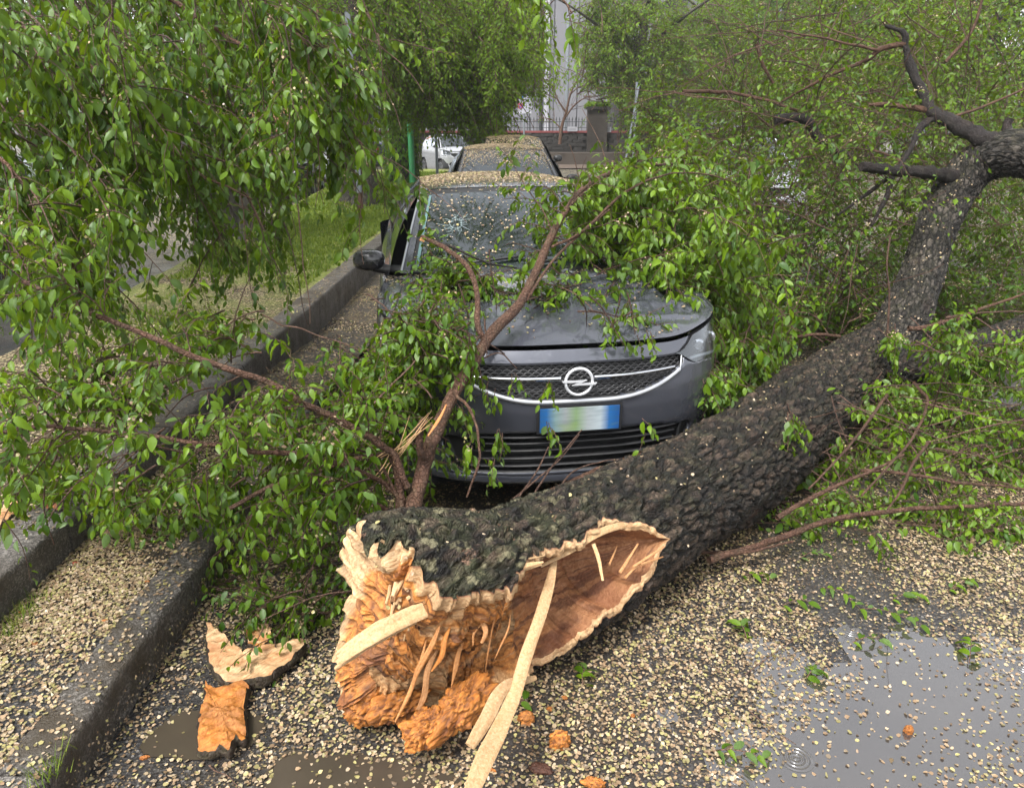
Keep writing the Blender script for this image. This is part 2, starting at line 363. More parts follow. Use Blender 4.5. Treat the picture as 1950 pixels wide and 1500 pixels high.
def glass(name, tr, tint):
    b = NB(name); co = b.coord()
    nn = b.bump(b.math('MULTIPLY', b.mr(b.vor(co, 150), 0, .3, 1, 0), b.mr(b.noise(co, 5), .42, .6)), .15, .002)
    g = b.n('BsdfGlossy'); g.inputs['Roughness'].default_value = .04; b.l(nn, g.inputs['Normal']); g.inputs['Color'].default_value = (.9, .95, 1, 1)
    t = b.n('BsdfTransparent'); t.inputs[0].default_value = (*tr, 1)
    fr = b.n('Fresnel'); fr.inputs['IOR'].default_value = 1.55
    d = b.n('BsdfDiffuse'); d.inputs['Color'].default_value = (*tint, 1)
    m0 = b.n('MixShader'); m0.inputs[0].default_value = .10; b.l(t.outputs[0], m0.inputs[1]); b.l(d.outputs[0], m0.inputs[2])
    m = b.n('MixShader'); b.l(b.math('ADD', b.math('MULTIPLY', fr.outputs[0], 1.5), .04, clamp=True), m.inputs[0]); b.l(m0.outputs[0], m.inputs[1]); b.l(g.outputs[0], m.inputs[2])
    M[name] = b.done(m.outputs[0])
glass('glass', (.50, .60, .58), (.04, .06, .055)); glass('glass_dark', (.10, .12, .12), (.02, .025, .025)); glass('lens', (.80, .83, .86), (.10, .10, .11))
simple('crack_reflection', (.35, .45, .46), .4, 0, .1)
simple('teal_edge', (.10, .18, .18), .25, 0, .2)
def plate_mat():
    b = NB('blurred_plate'); co = b.coord(); s = b.n('SeparateXYZ'); b.l(co, s.inputs[0])
    x = b.mr(s.outputs[0], -.18, .18)
    c = b.ramp(x, [(0, (.012, .07, .20)), (.08, (.016, .09, .25)), (.20, (.16, .24, .24)), (.32, (.22, .24, .25)), (.45, (.16, .24, .12)), (.6, (.26, .29, .30)), (.76, (.30, .35, .38)), (.87, (.012, .09, .26)), (1, (.008, .05, .17))])
    z = b.noise(b.coord((6, 1, 60)), 1.2, 3); c = b.mix(b.mr(z, .45, .62, 0, .55), c, b.mix(.5, c, (.05, .08, .07)))
    g = b.mr(b.noise(b.coord((4, 1, 9)), 1.5, 2), .58, .72, 0, .6); c = b.mix(g, c, (.16, .24, .06))
    M['plate'] = b.done(b.pbr(c, .3, 0, None, .5))
plate_mat()
_UT = np.array([0, .25, .5, .65, .78, .88, .95, 1.]); _UX = np.array([0, .25, .48, .62, .73, .81, .855, .875]); _UY = np.array([0, .008, .06, .135, .25, .42, .62, .85])
_tt = np.linspace(0, 1, 400)
def _smooth(xs, ys):
    v = crom(np.c_[xs, ys, np.zeros(len(xs))], 400); return v[:, 0], v[:, 1]
_sxx, _sxy = _smooth(_UT, _UX); _syx, _syy = _smooth(_UT, _UY)
_IZ = np.array([.14, .20, .25, .30, .38, .47, .56, .64, .72, .80, .86]); _II = np.array([.12, .05, .015, .02, .035, .012, .0, .0, .012, .05, .09])
def front(u, z, off=0.0):
    u = np.asarray(u, float); z = np.asarray(z, float); a = np.abs(u)
    x = np.interp(a, _sxx, _sxy); y = np.interp(a, _syx, _syy)
    ins = np.interp(z, _IZ, _II) * (1 - .75 * a ** 4) - off
    return np.stack(np.broadcast_arrays(np.sign(u) * x * (1 - .10 * np.interp(z, _IZ, _II)), y + ins, z), -1)
def grille_low(x): return .612 + .105 * np.clip((np.abs(x) - .10) / .40, 0, 1.05) ** 2.4
def lamp_z(U):
    A = np.abs(U); return .722 - .035 * sstep(.62, .9, A) + .05 * sstep(.62, .50, A), np.minimum(ztop(U) - .016, .775 + .12 * sstep(.5, .72, A))
def u_of_x(x): return np.sign(x) * np.interp(np.abs(x), _sxy, _sxx)
def ztop(u): return .838 + .055 * sstep(.45, .95, np.abs(u))
def belt(y): return .893 + .10 * sstep(.85, 2.6, y)
def side(y, z):
    zz = np.interp(z, [.16, .24, .4, .6, .75, .85, .90, 1.02], [.83, .862, .873, .880, .875, .862, .845, .80])
    r = np.interp(y, [.85, 1.6, 3.0, 3.6, 3.8], [.0, .0, .0, -.01, -.03]); return zz + r
def hood(u, v):
    s = front(u, ztop(u)); c = np.stack(np.broadcast_arrays(.80 * u, 1.02 + .22 * u ** 2, .985 - .05 * u ** 2), -1)
    v_ = np.asarray(v)[..., None]; P = s * (1 - v_) + c * v_
    a = np.abs(u)
    P[..., 2] += .055 * np.sin(np.pi * np.clip(v * .92 + .02, 0, 1)) ** .8 * (1 - .5 * a ** 3) + .012 * np.exp(-((a - .58) / .06) ** 2) * sstep(.05, .3, v) - .010 * np.exp(-(a / .05) ** 2) * sstep(0, .3, v)
    return P
def shield(u, v):
    a = np.stack(np.broadcast_arrays(.74 * u, 1.05 + .20 * u ** 2, .975 - .02 * u ** 2), -1)
    b = np.stack(np.broadcast_arrays(.575 * u, 1.90 + .07 * u ** 2, 1.385 - .022 * u ** 2), -1)
    v_ = np.asarray(v)[..., None]; P = a * (1 - v_) + b * v_; P[..., 2] += .03 * np.sin(np.pi * v) * (1 - u ** 2 * .5); P[..., 1] -= .02 * np.sin(np.pi * v); return P
def roof(u, v):
    a = shield(u, np.ones_like(u)); b = np.stack(np.broadcast_arrays(.53 * u, 3.52 + .05 * (1 - u ** 2), 1.365 - .02 * u ** 2), -1)
    v_ = np.asarray(v)[..., None]; P = a * (1 - v_) + b * v_; P[..., 2] += .045 * np.sin(np.pi * np.clip(v, 0, 1)) ** .7 * (1 - u ** 4 * .8); return P
def gside(t, w, sgn):
    y0 = 1.25 + (3.80 - 1.25) * t; a = np.stack([.80 - .02 * t ** 2, y0, .955 + .065 * t], -1)
    y1 = 1.96 + (3.52 - 1.96) * t; b = np.stack([.577 - .045 * t, y1, 1.365 - .02 * t + .03 * np.sin(np.pi * t)], -1)
    w_ = np.asarray(w)[..., None]; P = a * (1 - w_) + b * w_; P[..., 0] += .035 * np.sin(np.pi * w); P[..., 0] *= sgn; return P
def hatch(u, v):
    a = np.stack(np.broadcast_arrays(.53 * u, 3.52 + .05 * (1 - u ** 2), 1.365 - .02 * u ** 2), -1)
    b = np.stack(np.broadcast_arrays(.78 * u, 3.98 - .12 * u ** 2, .98 + 0 * u), -1)
    v_ = np.asarray(v)[..., None]; P = a * (1 - v_) + b * v_; P[..., 1] += .03 * np.sin(np.pi * v); return P
def wheel_mesh(mb_t, mb_r, n=28, spokes=5):
    a = np.linspace(0, 2 * np.pi, n, endpoint=False)
    prof = [(.205, -.09), (.29, -.10), (.308, -.075), (.312, 0), (.308, .075), (.29, .10), (.205, .09)]
    G = np.array([[[x, r * math.cos(t), r * math.sin(t)] for t in a] for r, x in prof]); mb_t.grid(G, close=True)
    prof = [(.212, .085), (.20, .03), (.195, -.06)]
    G = np.array([[[x, r * math.cos(t), r * math.sin(t)] for t in a] for r, x in prof]); mb_r.grid(G, close=True)
    G = np.array([[[.09 if r > .2 else .095, r * math.cos(t), r * math.sin(t)] for t in a] for r in (.215, .195)]); mb_r.grid(G, close=True)
    for k in range(spokes):
        t = 2 * math.pi * k / spokes + .3; R = np.array([[1, 0, 0], [0, math.cos(t), -math.sin(t)], [0, math.sin(t), math.cos(t)]])
        for dd in (-.025, .025): mb_r.box(R @ np.array([.075, .115, dd]), (.022, .19, .026), R=R)
    mb_r.tube([[.04, 0, 0], [.09, 0, 0]], [.05, .035], 12)
def make_car(loc, yaw, p, label, cat='car', group=None):
    sy = p.get('y', [0, 1.05, 1.90, 3.55, 4.06]); sx = p.get('W', 1.765) / 1.765; sz = p.get('H', 1.435) / 1.435; full = p.get('full', False)
    body_m = M[p['paint']]
    def mp(P):
        P = np.array(P, float); P[..., 1] = np.interp(P[..., 1], [0, 1.05, 1.90, 3.55, 4.06, 5], [*sy, sy[-1] + .94]); P[..., 0] *= sx; P[..., 2] *= sz; return P
    wy = [float(np.interp(q, [0, 1.05, 1.90, 3.55, 4.06], sy)) for q in (.83, 3.37)]; wy = p.get('wy', wy)
    R = .34
    def arch(P):
        m = np.zeros(P.shape[:2], bool)
        for w in wy: m |= (P[..., 1] - w) ** 2 + (P[..., 2] - .30) ** 2 < R ** 2
        q = ~m; return q[:-1, :-1] & q[1:, :-1] & q[:-1, 1:] & q[1:, 1:]
    root = empty(p.get('name', 'parked_car'), loc, label, cat, group, yaw)
    nu = 161 if full else 61
    # --- shell: front, sides, rear, fixed fenders
    b = MB()
    uu = np.linspace(-1, 1, nu); vv = np.linspace(0, 1, 60 if full else 24)
    U, V = np.meshgrid(uu, vv); Z = .16 + (ztop(U) - .014 - .16) * V
    P = front(U, Z); x = P[..., 0]; z = Z
    # upper grille opening and lower intake
    gb = grille_low(x); g = sstep(0, .012, z - gb) * sstep(0, .010, .768 - z) * sstep(0, .02, .515 - np.abs(x))
    li = sstep(0, .012, z - .265) * sstep(0, .012, .455 - .03 * sstep(.3, .6, np.abs(x)) - z) * sstep(0, .03, .60 - .35 * np.clip(.40 - z, 0, 1) - np.abs(x))
    P[..., 1] += .07 * np.clip(g + li, 0, 1)
    A_ = np.abs(U); lz0, lz1 = lamp_z(U); hm = sstep(0, .008, Z - lz0) * sstep(0, .006, lz1 - Z) * sstep(.51, .53, A_) * sstep(.965, .95, A_)
    P[..., 1] += .055 * hm * (1 - .3 * A_); P[..., 0] *= 1 - .05 * hm * sstep(.7, .95, A_)
    mm = np.clip(g + li + hm, 0, 1); mm = (mm[:-1, :-1] + mm[1:, 1:] + mm[1:, :-1] + mm[:-1, 1:]) / 4
    mi = np.where(mm > .25, 1, 0)
    P = mp(P); b.grid(P, mi, keep=arch(P))
    for sg in (-1, 1):
        yy = np.linspace(.85, 3.62, 90 if full else 40); tt = np.linspace(0, 1, 18)
        Y, T = np.meshgrid(yy, tt); Zs = .16 + (belt(Y) - .16) * T; X = side(Y, Zs)
        for dy in (1.36, 2.45): X = X - .010 * np.exp(-((Y - dy) / .012) ** 2)
        X = X - .012 * np.exp(-((Zs - .62 - .04 * (Y - 1)) / .02) ** 2)
        P = mp(np.stack([sg * X, Y, Zs], -1)); b.grid(P, 0, keep=arch(P), flip=sg < 0)
        # shoulder between belt and windows
        yy = np.linspace(.85, 3.8, 40); A = np.stack([sg * side(yy, belt(yy)), yy, belt(yy)], -1)
        tq = np.clip((yy - 1.25) / 2.55, 0, 1); B_ = gside(tq, np.zeros_like(tq), sg)
        early = yy < 1.25; hd = hood(np.full(early.sum(), float(sg)), np.clip((yy[early] - .86) / .39, 0, 1)); B_[early] = hd
        b.grid(mp(np.stack([A, B_])), 0)
        # wheel wells
        for w in wy:
            a = np.linspace(-.3, math.pi + .3, 20); G = np.array([[[sg * xx * sx, w + R * math.cos(t), .30 + R * math.sin(t)] for t in a] for xx in (.875, .60)]); b.grid(G, 1)
            G = np.array([[[sg * .6 * sx, w + rr * math.cos(t), .30 + rr * math.sin(t)] for t in a] for rr in (R, .01)]); b.grid(G, 1)
    U, V = np.meshgrid(np.linspace(-1, 1, 41), np.linspace(0, 1, 20)); Zr = .2 + .78 * V
    xr = np.sign(U) * np.interp(np.abs(U), _sxx, _sxy); yr = 4.06 - np.interp(np.abs(U), _syx, _syy) * .52 - .08 * V ** 3
    b.grid(mp(np.stack([xr, yr, Zr], -1)), 0)
    b.grid(mp(hatch(*np.meshgrid(np.linspace(-1, 1, 21), np.linspace(0, 1, 8)))), np.where(np.abs(np.meshgrid(np.linspace(-1, 1, 20), np.linspace(0, 1, 7))[0]) < .85, 2, 0))
    # underbody
    b.grid(mp(np.stack([np.meshgrid([-.8, .8], [.15, 3.95])[0], np.meshgrid([-.8, .8], [.15, 3.95])[1], np.full((2, 2), .18)], -1)), 1)
    # pillars and roof rails in body colour (windscreen edge, side frames)
    U, V = np.meshgrid(np.linspace(-1, 1, 41), np.linspace(0, 1, 24)); P = roof(U, V); b.grid(mp(P), 0)
    for sg in (-1, 1):
        uq = np.linspace(.925, 1.0, 4) * sg; U, V = np.meshgrid(uq, np.linspace(0, 1, 16)); P = shield(U, V); P[..., 2] += .006; b.grid(mp(P), 0)
        T, W = np.meshgrid(np.linspace(0, 1, 61), np.linspace(0, 1, 21)); P = gside(T, W, sg)
        tc = (T[:-1, :-1] + T[1:, 1:]) / 2; wc = (W[:-1, :-1] + W[1:, 1:]) / 2
        fr = (wc < .06) | (wc > .88) | (tc < .03) | (tc > .90)
        bp = (np.abs(tc - .42 - .03 * wc) < .022) | (np.abs(tc - .10) < .008)
        b.grid(mp(P), np.where(fr, 0, np.where(bp, 1, 2)), flip=sg > 0)
        # door handles bars, drip rail
        b.tube(mp(np.stack([shield(np.full(12, sg * .99), np.linspace(0, 1, 12))])[0] + [0, 0, .012]), .007, 5, 3 if full else 1)
    b.build('body', [body_m, M['plastic'], M['glass_dark'], M['satin']], root, local=True)
    # --- bonnet
    h = MB(); U, V = np.meshgrid(np.linspace(-1, 1, 181 if full else 61), np.linspace(0, 1, 120 if full else 24)); P = hood(U, V)
    if full:                                             # the crash: bonnet buckled over the wing, image right
        cx = (P[..., 0] - .50) / .36; cy = (P[..., 1] - .72) / .38; w = np.exp(-(cx ** 2 + cy ** 2) ** 1.3) * sstep(0, .14, V)
        q = P * [8, 11, 0] + [3, 1, 0]; q = q + .6 * (fbm(P * 6, 2, 5)[..., None] - .5); r1 = 1 - np.abs(2 * vnoise(q, 3) - 1); r2 = 1 - np.abs(2 * vnoise(P * [19, 15, 0], 8) - 1)
        P[..., 2] += w * ((r1 - .6) * .062 + (r2 - .5) * .026 - .012)
        P[..., 2] += (fbm(P * [5, 5, 0], 2, 9) - .5) * .012 * sstep(0, .2, V)
    a_ = np.abs((U[:-1, :-1] + U[1:, 1:]) / 2); vc = (V[:-1, :-1] + V[1:, 1:]) / 2
    seam = (np.abs(a_ - .86) < .006) & (vc > .02)
    h.grid(mp(P), np.where(seam, 1, 0))
    h.grid(mp(np.stack([hood(uu, np.zeros_like(uu)), hood(uu, np.zeros_like(uu)) + [0, .02, -.014]])), 1)
    h.build('hood', [body_m, M['plastic']], root, local=True)
    # --- windscreen
    w = MB(); U, V = np.meshgrid(np.linspace(-.93, .93, 41), np.linspace(.02, .985, 30)); P = shield(U, V)
    vc = (V[:-1, :-1] + V[1:, 1:]) / 2; uc = (U[:-1, :-1] + U[1:, 1:]) / 2
    frit = (vc > .93) | (vc < .05) | (np.abs(uc) > .90)
    w.grid(mp(P), np.where(frit, 1, 0)); ws = w.build('windshield', [M[p.get('glass', 'glass')], M['plastic']], root, local=True)
    # --- cabin
    c = MB(); c.box((0, 1.45, .86), (1.4, .5, .14), 0); c.box((0, 2.6, .55), (1.45, 2.2, .1), 0)
    c.box((0, 3.4, .85), (1.3, .15, .5), 0)
    cb = MB(); 
    for v_, f_, m_, c_, s_ in zip(c.v, c.f, c.m, c.c, c.sm): cb.add(mp(v_), f_ - f_.min(), 0, c_, False)
    cb.build('dashboard', M['cabin'], root, local=True)
    if full or p.get('seats'):
        for sg in (-1, 1):
            s_ = MB(); s_.box(mp((sg * .36, 2.15, .62)), (.48, .5, .14), 0); s_.box(mp((sg * .36, 2.45, .88)), (.46, .12, .52), 0); s_.box(mp((sg * .36, 2.50, 1.20)), (.26, .09, .17), 0)
            s_.build('seat', M['seat_cloth'], root, local=True)
        s_ = MB(); a = np.linspace(0, 2 * np.pi, 25); s_.tube(np.stack([.36 + .18 * np.cos(a), 1.78 + .05 * np.sin(a), .93 + .17 * np.sin(a)], -1), .014, 6, 0, cap=False); s_.box((.36, 1.78, .93), (.3, .03, .06), 0)
        s_.build('steering_wheel', M['cabin'], root, local=True)
        s_ = MB(); s_.box(mp((0, 1.86, 1.31)), (.22, .03, .06), 0); s_.build('inner_mirror', M['plastic'], root, local=True)
    # --- lamps
    for sg in (-1, 1):
        hl = MB(); U, T = np.meshgrid(np.linspace(.50, .965, 26) * sg, np.linspace(0, 1, 12)); A = np.abs(U)
        zb, zt = lamp_z(U)
        Zl = zb + (zt - zb) * T
        hl.grid(mp(front(U, Zl, .006)), 0)
        hl.grid(mp(np.stack([front(U[0], zb[0], .006), front(U[0], zb[0], -.03)])), 1); hl.grid(mp(np.stack([front(U[0], zt[-1], .006), front(U[0], zt[-1], -.03)])), 1)
        for q in (.66, .77):
            cpt = mp(front(q * sg, .775 if q < .7 else .785, -.026)); hl.tube([cpt, cpt + [0, .05, 0]], [.034, .02], 14, 2); hl.tube([cpt - [0, .006, 0], cpt], [.02, .03], 12, 2)
        ub = np.linspace(.58, .955, 14) * sg; hl.tube(mp(front(ub, .738 - .030 * sstep(.62, .9, np.abs(ub)) + .06 * sstep(.85, .96, np.abs(ub)), -.012)), .008, 5, 3)
        hl.build('headlight', [M['lens'], M['plastic'], M['chrome'], M['drl']], root, local=True)
        tl = MB(); U, T = np.meshgrid(np.linspace(.70, .97, 10) * sg, np.linspace(0, 1, 4)); A = np.abs(U)
        xr = np.sign(U) * np.interp(A, _sxx, _sxy); yr = 4.075 - np.interp(A, _syx, _syy) * .52 - .08 * T * 0
        tl.grid(mp(np.stack([xr * 1.01, yr, .74 + .16 * T], -1)), 0); tl.build('tail_light', M['lamp_red'], root, local=True)
    # --- mirrors
    for sg in (-1, 1):
        mr = MB(); n1, n2 = 14, 12; A, B_ = np.meshgrid(np.linspace(0, 2 * np.pi, n1), np.linspace(-math.pi / 2, math.pi / 2, n2))
        sq = lambda t, e: np.sign(t) * np.abs(t) ** e
        X = sg * .915 + .095 * sq(np.cos(B_), .7) * sq(np.cos(A), .8); Y = 1.42 + .075 * sq(np.cos(B_), .7) * sq(np.sin(A), .8); Zm = 1.01 + .060 * sq(np.sin(B_), .8)
        Y = Y + .05 * ((X * sg - .82) / .2) ** 2; mr.grid(mp(np.stack([X, Y, Zm - .02 * (X * sg - .93)], -1)), 0); mr.tube(mp([[sg * .72, 1.38, .95], [sg * .80, 1.40, .955], [sg * .90, 1.42, .975]]), [.035, .03, .03], 8, 1)
        mr.build('wing_mirror', [M[p.get('mirror', 'plastic')], M['plastic']], root, local=True)
    # --- wheels
    for i, w in enumerate(wy):
        for sg in (-1, 1):
            t_ = MB(); r_ = MB(); wheel_mesh(t_, r_); sc = np.array([sg, 1, 1]) * p.get('wr', .30) / .312
            for mb_ in (t_, r_):
                mb_.v = [v * sc + np.array([sg * (.875 * sx - .10), w, .30 * p.get('wr', .30) / .30]) for v in mb_.v]
            wh = t_.build('wheel', M['rubber'], root, local=True); r_.build('rim', M['alloy'], wh, local=True)
    # --- wipers
    for q in ((-.62, -.05), (.02, .55)):
        wp = MB(); us = np.linspace(q[0], q[1], 8); Pw = shield(us, np.linspace(.06, .13, 8)); Pw[:, 2] += .02; wp.tube(mp(Pw), .008, 5, 0); wp.build('wiper', M['plastic'], root, local=True)
    ctx = dict(root=root, mp=mp, M4=None)
    return ctx
def car_world(ctx, P, N):
    r = ctx['root']; c, s = math.cos(r.rotation_euler[2]), math.sin(r.rotation_euler[2]); Rm = np.array([[c, -s, 0], [s, c, 0], [0, 0, 1]])
    return P @ Rm.T + np.array(r.location), N @ Rm.T
def car_points(ctx, fn, n, u=(-1, 1), v=(0, 1), dens=None):
    U = RNG.uniform(*u, n); V = RNG.uniform(*v, n)
    if dens is not None:
        k = RNG.random(n) < dens(U, V); U, V = U[k], V[k]
    P = ctx['mp'](fn(U, V)); e = 1e-3; A = ctx['mp'](fn(np.clip(U + e, -1.01, 1.01), V)) - P; B_ = ctx['mp'](fn(U, V + e)) - P
    N = nrm(np.cross(A, B_)); N = np.where(N[:, 2:] < 0, -N, N); return car_world(ctx, P + N * .004, N)
SEED_COLS = np.array([[.56, .46, .31], [.64, .55, .40], [.50, .38, .26], [.46, .46, .20], [.55, .53, .27], [.36, .26, .17], [.66, .58, .46]]) * [.97, .89, .79]
def seeds_mesh(mb, P, N, size, k=6, tilt=.22):
    """elm seeds: small flat wafers, each with a swollen middle"""
    n = len(P)
    if n == 0: return
    N = nrm(N + RNG.normal(0, tilt, (n, 3))); a = nrm(np.cross(N, RNG.normal(0, 1, (n, 3)))); b = np.cross(N, a)
    size = np.broadcast_to(size, (n,)) * RNG.uniform(.55, 1.3, n); ang = np.arange(k) / k * 2 * math.pi
    e = RNG.uniform(.50, 1., n)
    R = 1 + RNG.normal(0, .15, (n, k)); curl = RNG.uniform(-.25, .25, (n, 1)) * np.cos(ang * 2)[None]
    V = P[:, None] + (size[:, None] * R)[..., None] / 2 * (np.cos(ang)[None, :, None] * a[:, None] + (e[:, None] * np.sin(ang)[None])[..., None] * b[:, None]) + (size[:, None] * curl * .5)[..., None] * N[:, None]
    V += N[:, None] * (size * .12)[:, None, None]
    I = np.arange(n * k).reshape(n, k)
    col = SEED_COLS[RNG.integers(0, len(SEED_COLS), n)] * np.where(RNG.random((n, 1)) < .18, RNG.uniform(.15, .4, (n, 1)), RNG.uniform(.42, .92, (n, 1)))
    mb.add(V.reshape(-1, 3), I, 0, np.repeat(col, k, 0), False)
# ---------------------------------------------------------------- setting: ground, kerbs
def patch(name, x0, x1, y0, y1, nx, ny, zf, m, keepf=None):
    X, Y = np.meshgrid(np.linspace(x0, x1, nx), np.linspace(y0, y1, ny)); Z = zf(X, Y)
    mb = MB(); mb.grid(np.stack([X, Y, Z], -1), 0); o = mb.build(name, m); o['kind'] = 'structure'; return o
KX1, KX2, STRIP_END = -1.74, -1.20, 4.1
patch('road', -90, 90, -6, 120, 60, 60, lambda X, Y: X * 0, M['asphalt'])
STRIP_Z = lambda Y: .004 + .146 * (1 - sstep(STRIP_END - .05, STRIP_END + 2.5, Y))
def strip_z(X, Y): return STRIP_Z(Y) + .006 * (fbm(np.stack([X * 3, Y * 3, X * 0], -1), 3) - .5)
sb = MB(); X, Y = np.meshgrid(np.linspace(KX1, KX2 - .13, 8), np.linspace(-.5, STRIP_END, 40)); sb.grid(np.stack([X, Y, np.full_like(X, .150)], -1), 0)
X, Y = np.meshgrid(np.linspace(KX1, KX2 - .0, 8), np.linspace(STRIP_END, 7.2, 20)); sb.grid(np.stack([X, Y, STRIP_Z(Y)], -1), 0)
o = sb.build('pavement', M['asphalt']); o['kind'] = 'structure'
BED_X = lambda Y: -3.6 - .10 * np.clip(Y - 4, 0, 30)
def bed_z(X, Y): return .255 + .035 * (fbm(np.stack([X * 1.2, Y * 1.2, X * 0], -1), 4) - .5) + .03 * (fbm(np.stack([X * 6, Y * 6, X * 0], -1), 3, 5) - .5)
X, T = np.meshgrid(np.linspace(0, 1, 40), np.linspace(-.5, 30, 200)); XX = (KX1 - .20) * (1 - X) + BED_X(T) * X
bm_ = MB(); Zb = bed_z(XX, T); Zb = Zb * (1 - sstep(.93, 1, X)) + (-.01) * sstep(.93, 1, X); bm_.grid(np.stack([XX, T, Zb], -1), 0); o = bm_.build('soil', M['soil']); o['kind'] = 'structure'
# kerbs: separate granite stones
def kerb(name, x, y0, y1, ztop_, w, h, step, lean=0.0, end_y=None, zf=None):
    root = bpy.data.objects.new(name, None); COL.objects.link(root); root['kind'] = 'structure'; root.location = (x, y0, 0)
    y = y0; k = 0
    while y < y1:
        L = step * random.uniform(.92, 1.06); n1, n2 = max(6, int(L / .045)), 14
        # cross section round the stone: outer face, chamfer, top, back
        prof = np.array([[0, 0], [.004, h * .45], [0, h - .03], [.004, h - .008], [.013, h], [w * .4, h + .002], [w - .02, h], [w, h - .012], [w, 0]])
        ys = np.linspace(y + .006, y + L - .006, n1); G = np.zeros((n1, len(prof), 3))
        G[..., 0] = x - prof[None, :, 0]; G[..., 1] = ys[:, None]; G[..., 2] = ztop_ - h + prof[None, :, 1]
        q = fbm(G * [14, 14, 14], 4, 3) - .5; G[..., 0] += .020 * q; G[..., 2] += .008 * q * (prof[None, :, 1] > .02) + random.uniform(-.005, .005); G[..., 0] += random.uniform(-.006, .006)
        if zf is not None: G[..., 2] -= (ztop_ - zf(ys))[:, None]
        mb = MB(); mb.grid(G, 0)
        for g in (G[0], G[-1]): mb.add(np.vstack([g]), [list(range(len(prof)))], 0, None, False)
        mb.build('kerb_stone', M['granite'], root); y += L; k += 1
    return root
kerb('kerb', KX2, -.4, STRIP_END - .15, .158, .15, .20, .98)
kerb('kerb', KX1 + .0, -.4, 30, .295, .21, .36, 1.02)
# ---------------------------------------------------------------- seeds littering the ground
def cover(x, y, s=0.0):
    return fbm(np.stack([x * 1.5, y * 1.5, x * 0 + s], -1), 4, 21)
def puddle_mask(x, y):
    """standing water on the road; 1 = water"""
    d1 = np.hypot((x - 1.62) / .90, (y - 1.66) / .46) + .9 * (fbm(np.stack([x * 7 + y * 2, y * 2.5, x * 0], -1), 4, 35) - .45); d2 = np.hypot((x + .93) / .21, (y - 1.74) / .125) ; d3 = np.hypot((x + .50) / .34, (y - 1.60) / .13)
    w = (fbm(np.stack([x * 3.5, y * 3.5, x * 0], -1), 4, 31) - .5)
    return d1 + w * 1.1, d2 + w * 1.5, d3 + w * 1.5
def scatter(n, x0, x1, y0, y1, dens, zf, size, k, mb):
    x = RNG.uniform(x0, x1, n); y = RNG.uniform(y0, y1, n)
    kp = RNG.random(n) < dens(x, y); x, y = x[kp], y[kp]
    P = np.stack([x, y, zf(x, y)], -1); seeds_mesh(mb, P, np.tile([0, 0, 1.], (len(P), 1)), size, k)
def in_view(x, y, m=.25): return np.abs(x) < .70 * (y * .94 + .62) + m
def road_dens(x, y):
    c = cover(x, y); p1, p2, p3 = puddle_mask(x, y)
    d = .22 + .78 * sstep(.36, .58, c) * (.60 + .40 * fbm(np.stack([x * 9, y * 9, x * 0], -1), 3, 12))
    d = d * (.42 + .58 * sstep(.75, 1.15, p1) + .35 * (c > .48)) * (.06 + .94 * sstep(.80, 1.0, p2)) * (.10 + .90 * sstep(.8, 1.0, p3))
    d *= np.where((x < -.1) & (y < 2.4), 1.5, 1.0)
    # dark wet bands with few seeds on the open road at the right
    return np.clip(d, 0, 1) * in_view(x, y)
zero = lambda x, y: .003 + RNG.uniform(0, .004, len(x))
s = MB(); scatter(122000, -1.2, 3.6, 1.15, 4.2, road_dens, zero, .0124, 6, s); scatter(60000, -2.2, 7, 4.2, 9.5, road_dens, zero, .0155, 4, s)
tag(s.build('fallen_seeds', M['seed']), 'cream elm seeds littering the wet road around the fallen trunk', 'seeds', kind='stuff')
s = MB(); stripd = lambda x, y: (.30 + .65 * sstep(.40, .56, cover(x * 1.5, y * 1.5, 4)) + .25 * sstep(.25, 0, x - KX1)) * in_view(x, y, .3)
scatter(24000, KX1, KX2 - .14, 1.2, STRIP_END, stripd, lambda x, y: .153 + RNG.uniform(0, .005, len(x)), .0126, 6, s)
scatter(9000, KX1, KX2, STRIP_END, 8.5, stripd, lambda x, y: STRIP_Z(y) + .004, .017, 4, s)
tag(s.build('fallen_seeds', M['seed']), 'pale elm seeds covering the narrow strip between the two kerbs', 'seeds', kind='stuff')
s = MB(); scatter(1500, KX1 - .2, KX1 - .01, 1.5, 9, lambda x, y: .25 + .5 * sstep(3, 5, y), lambda x, y: .299 + 0 * x, .015, 5, s); scatter(1100, KX2 - .14, KX2 - .01, 1.2, 4, lambda x, y: .75 + 0 * x, lambda x, y: .163 + 0 * x, .014, 5, s)
x = np.full(700, KX2 + .006); y = RNG.uniform(1.3, 4, 700); z = RNG.uniform(.0, .15, 700) ** 1.2; seeds_mesh(s, np.stack([x, y, z], -1), np.tile([1., 0, .2], (700, 1)), .010, 4)
bd = lambda x, y: (.15 + .8 * sstep(.44, .56, cover(x, y, 8))) * in_view(x, y)
scatter(30000, -6, KX1 - .22, 3.0, 12, lambda x, y: bd(x, y) * (x > BED_X(y) + .3), lambda x, y: bed_z(x, y) + .006, .018, 4, s)
tag(s.build('fallen_seeds', M['seed']), 'dry elm seeds lying on the raised bed and its kerb', 'seeds', kind='stuff')
# ---------------------------------------------------------------- puddles
def water(name, mask_i, x0, x1, y0, y1, m, thr):
    n = 90; X, Y = np.meshgrid(np.linspace(x0, x1, n), np.linspace(y0, y1, n)); D = puddle_mask(X, Y)[mask_i]
    c = (D[:-1, :-1] + D[1:, 1:]) / 2 < thr; mb = MB(); mb.grid(np.stack([X, Y, np.full_like(X, .004)], -1), 0, keep=c); o = mb.build(name, m); o['kind'] = 'structure'
water('puddle', 0, .2, 3.4, .8, 3.2, M['puddle'], 1.12); water('puddle', 1, -1.3, -.4, 1.3, 2.2, M['mud'], 1.0); water('puddle', 2, -.95, .1, 1.2, 1.9, M['mud'], 1.0)
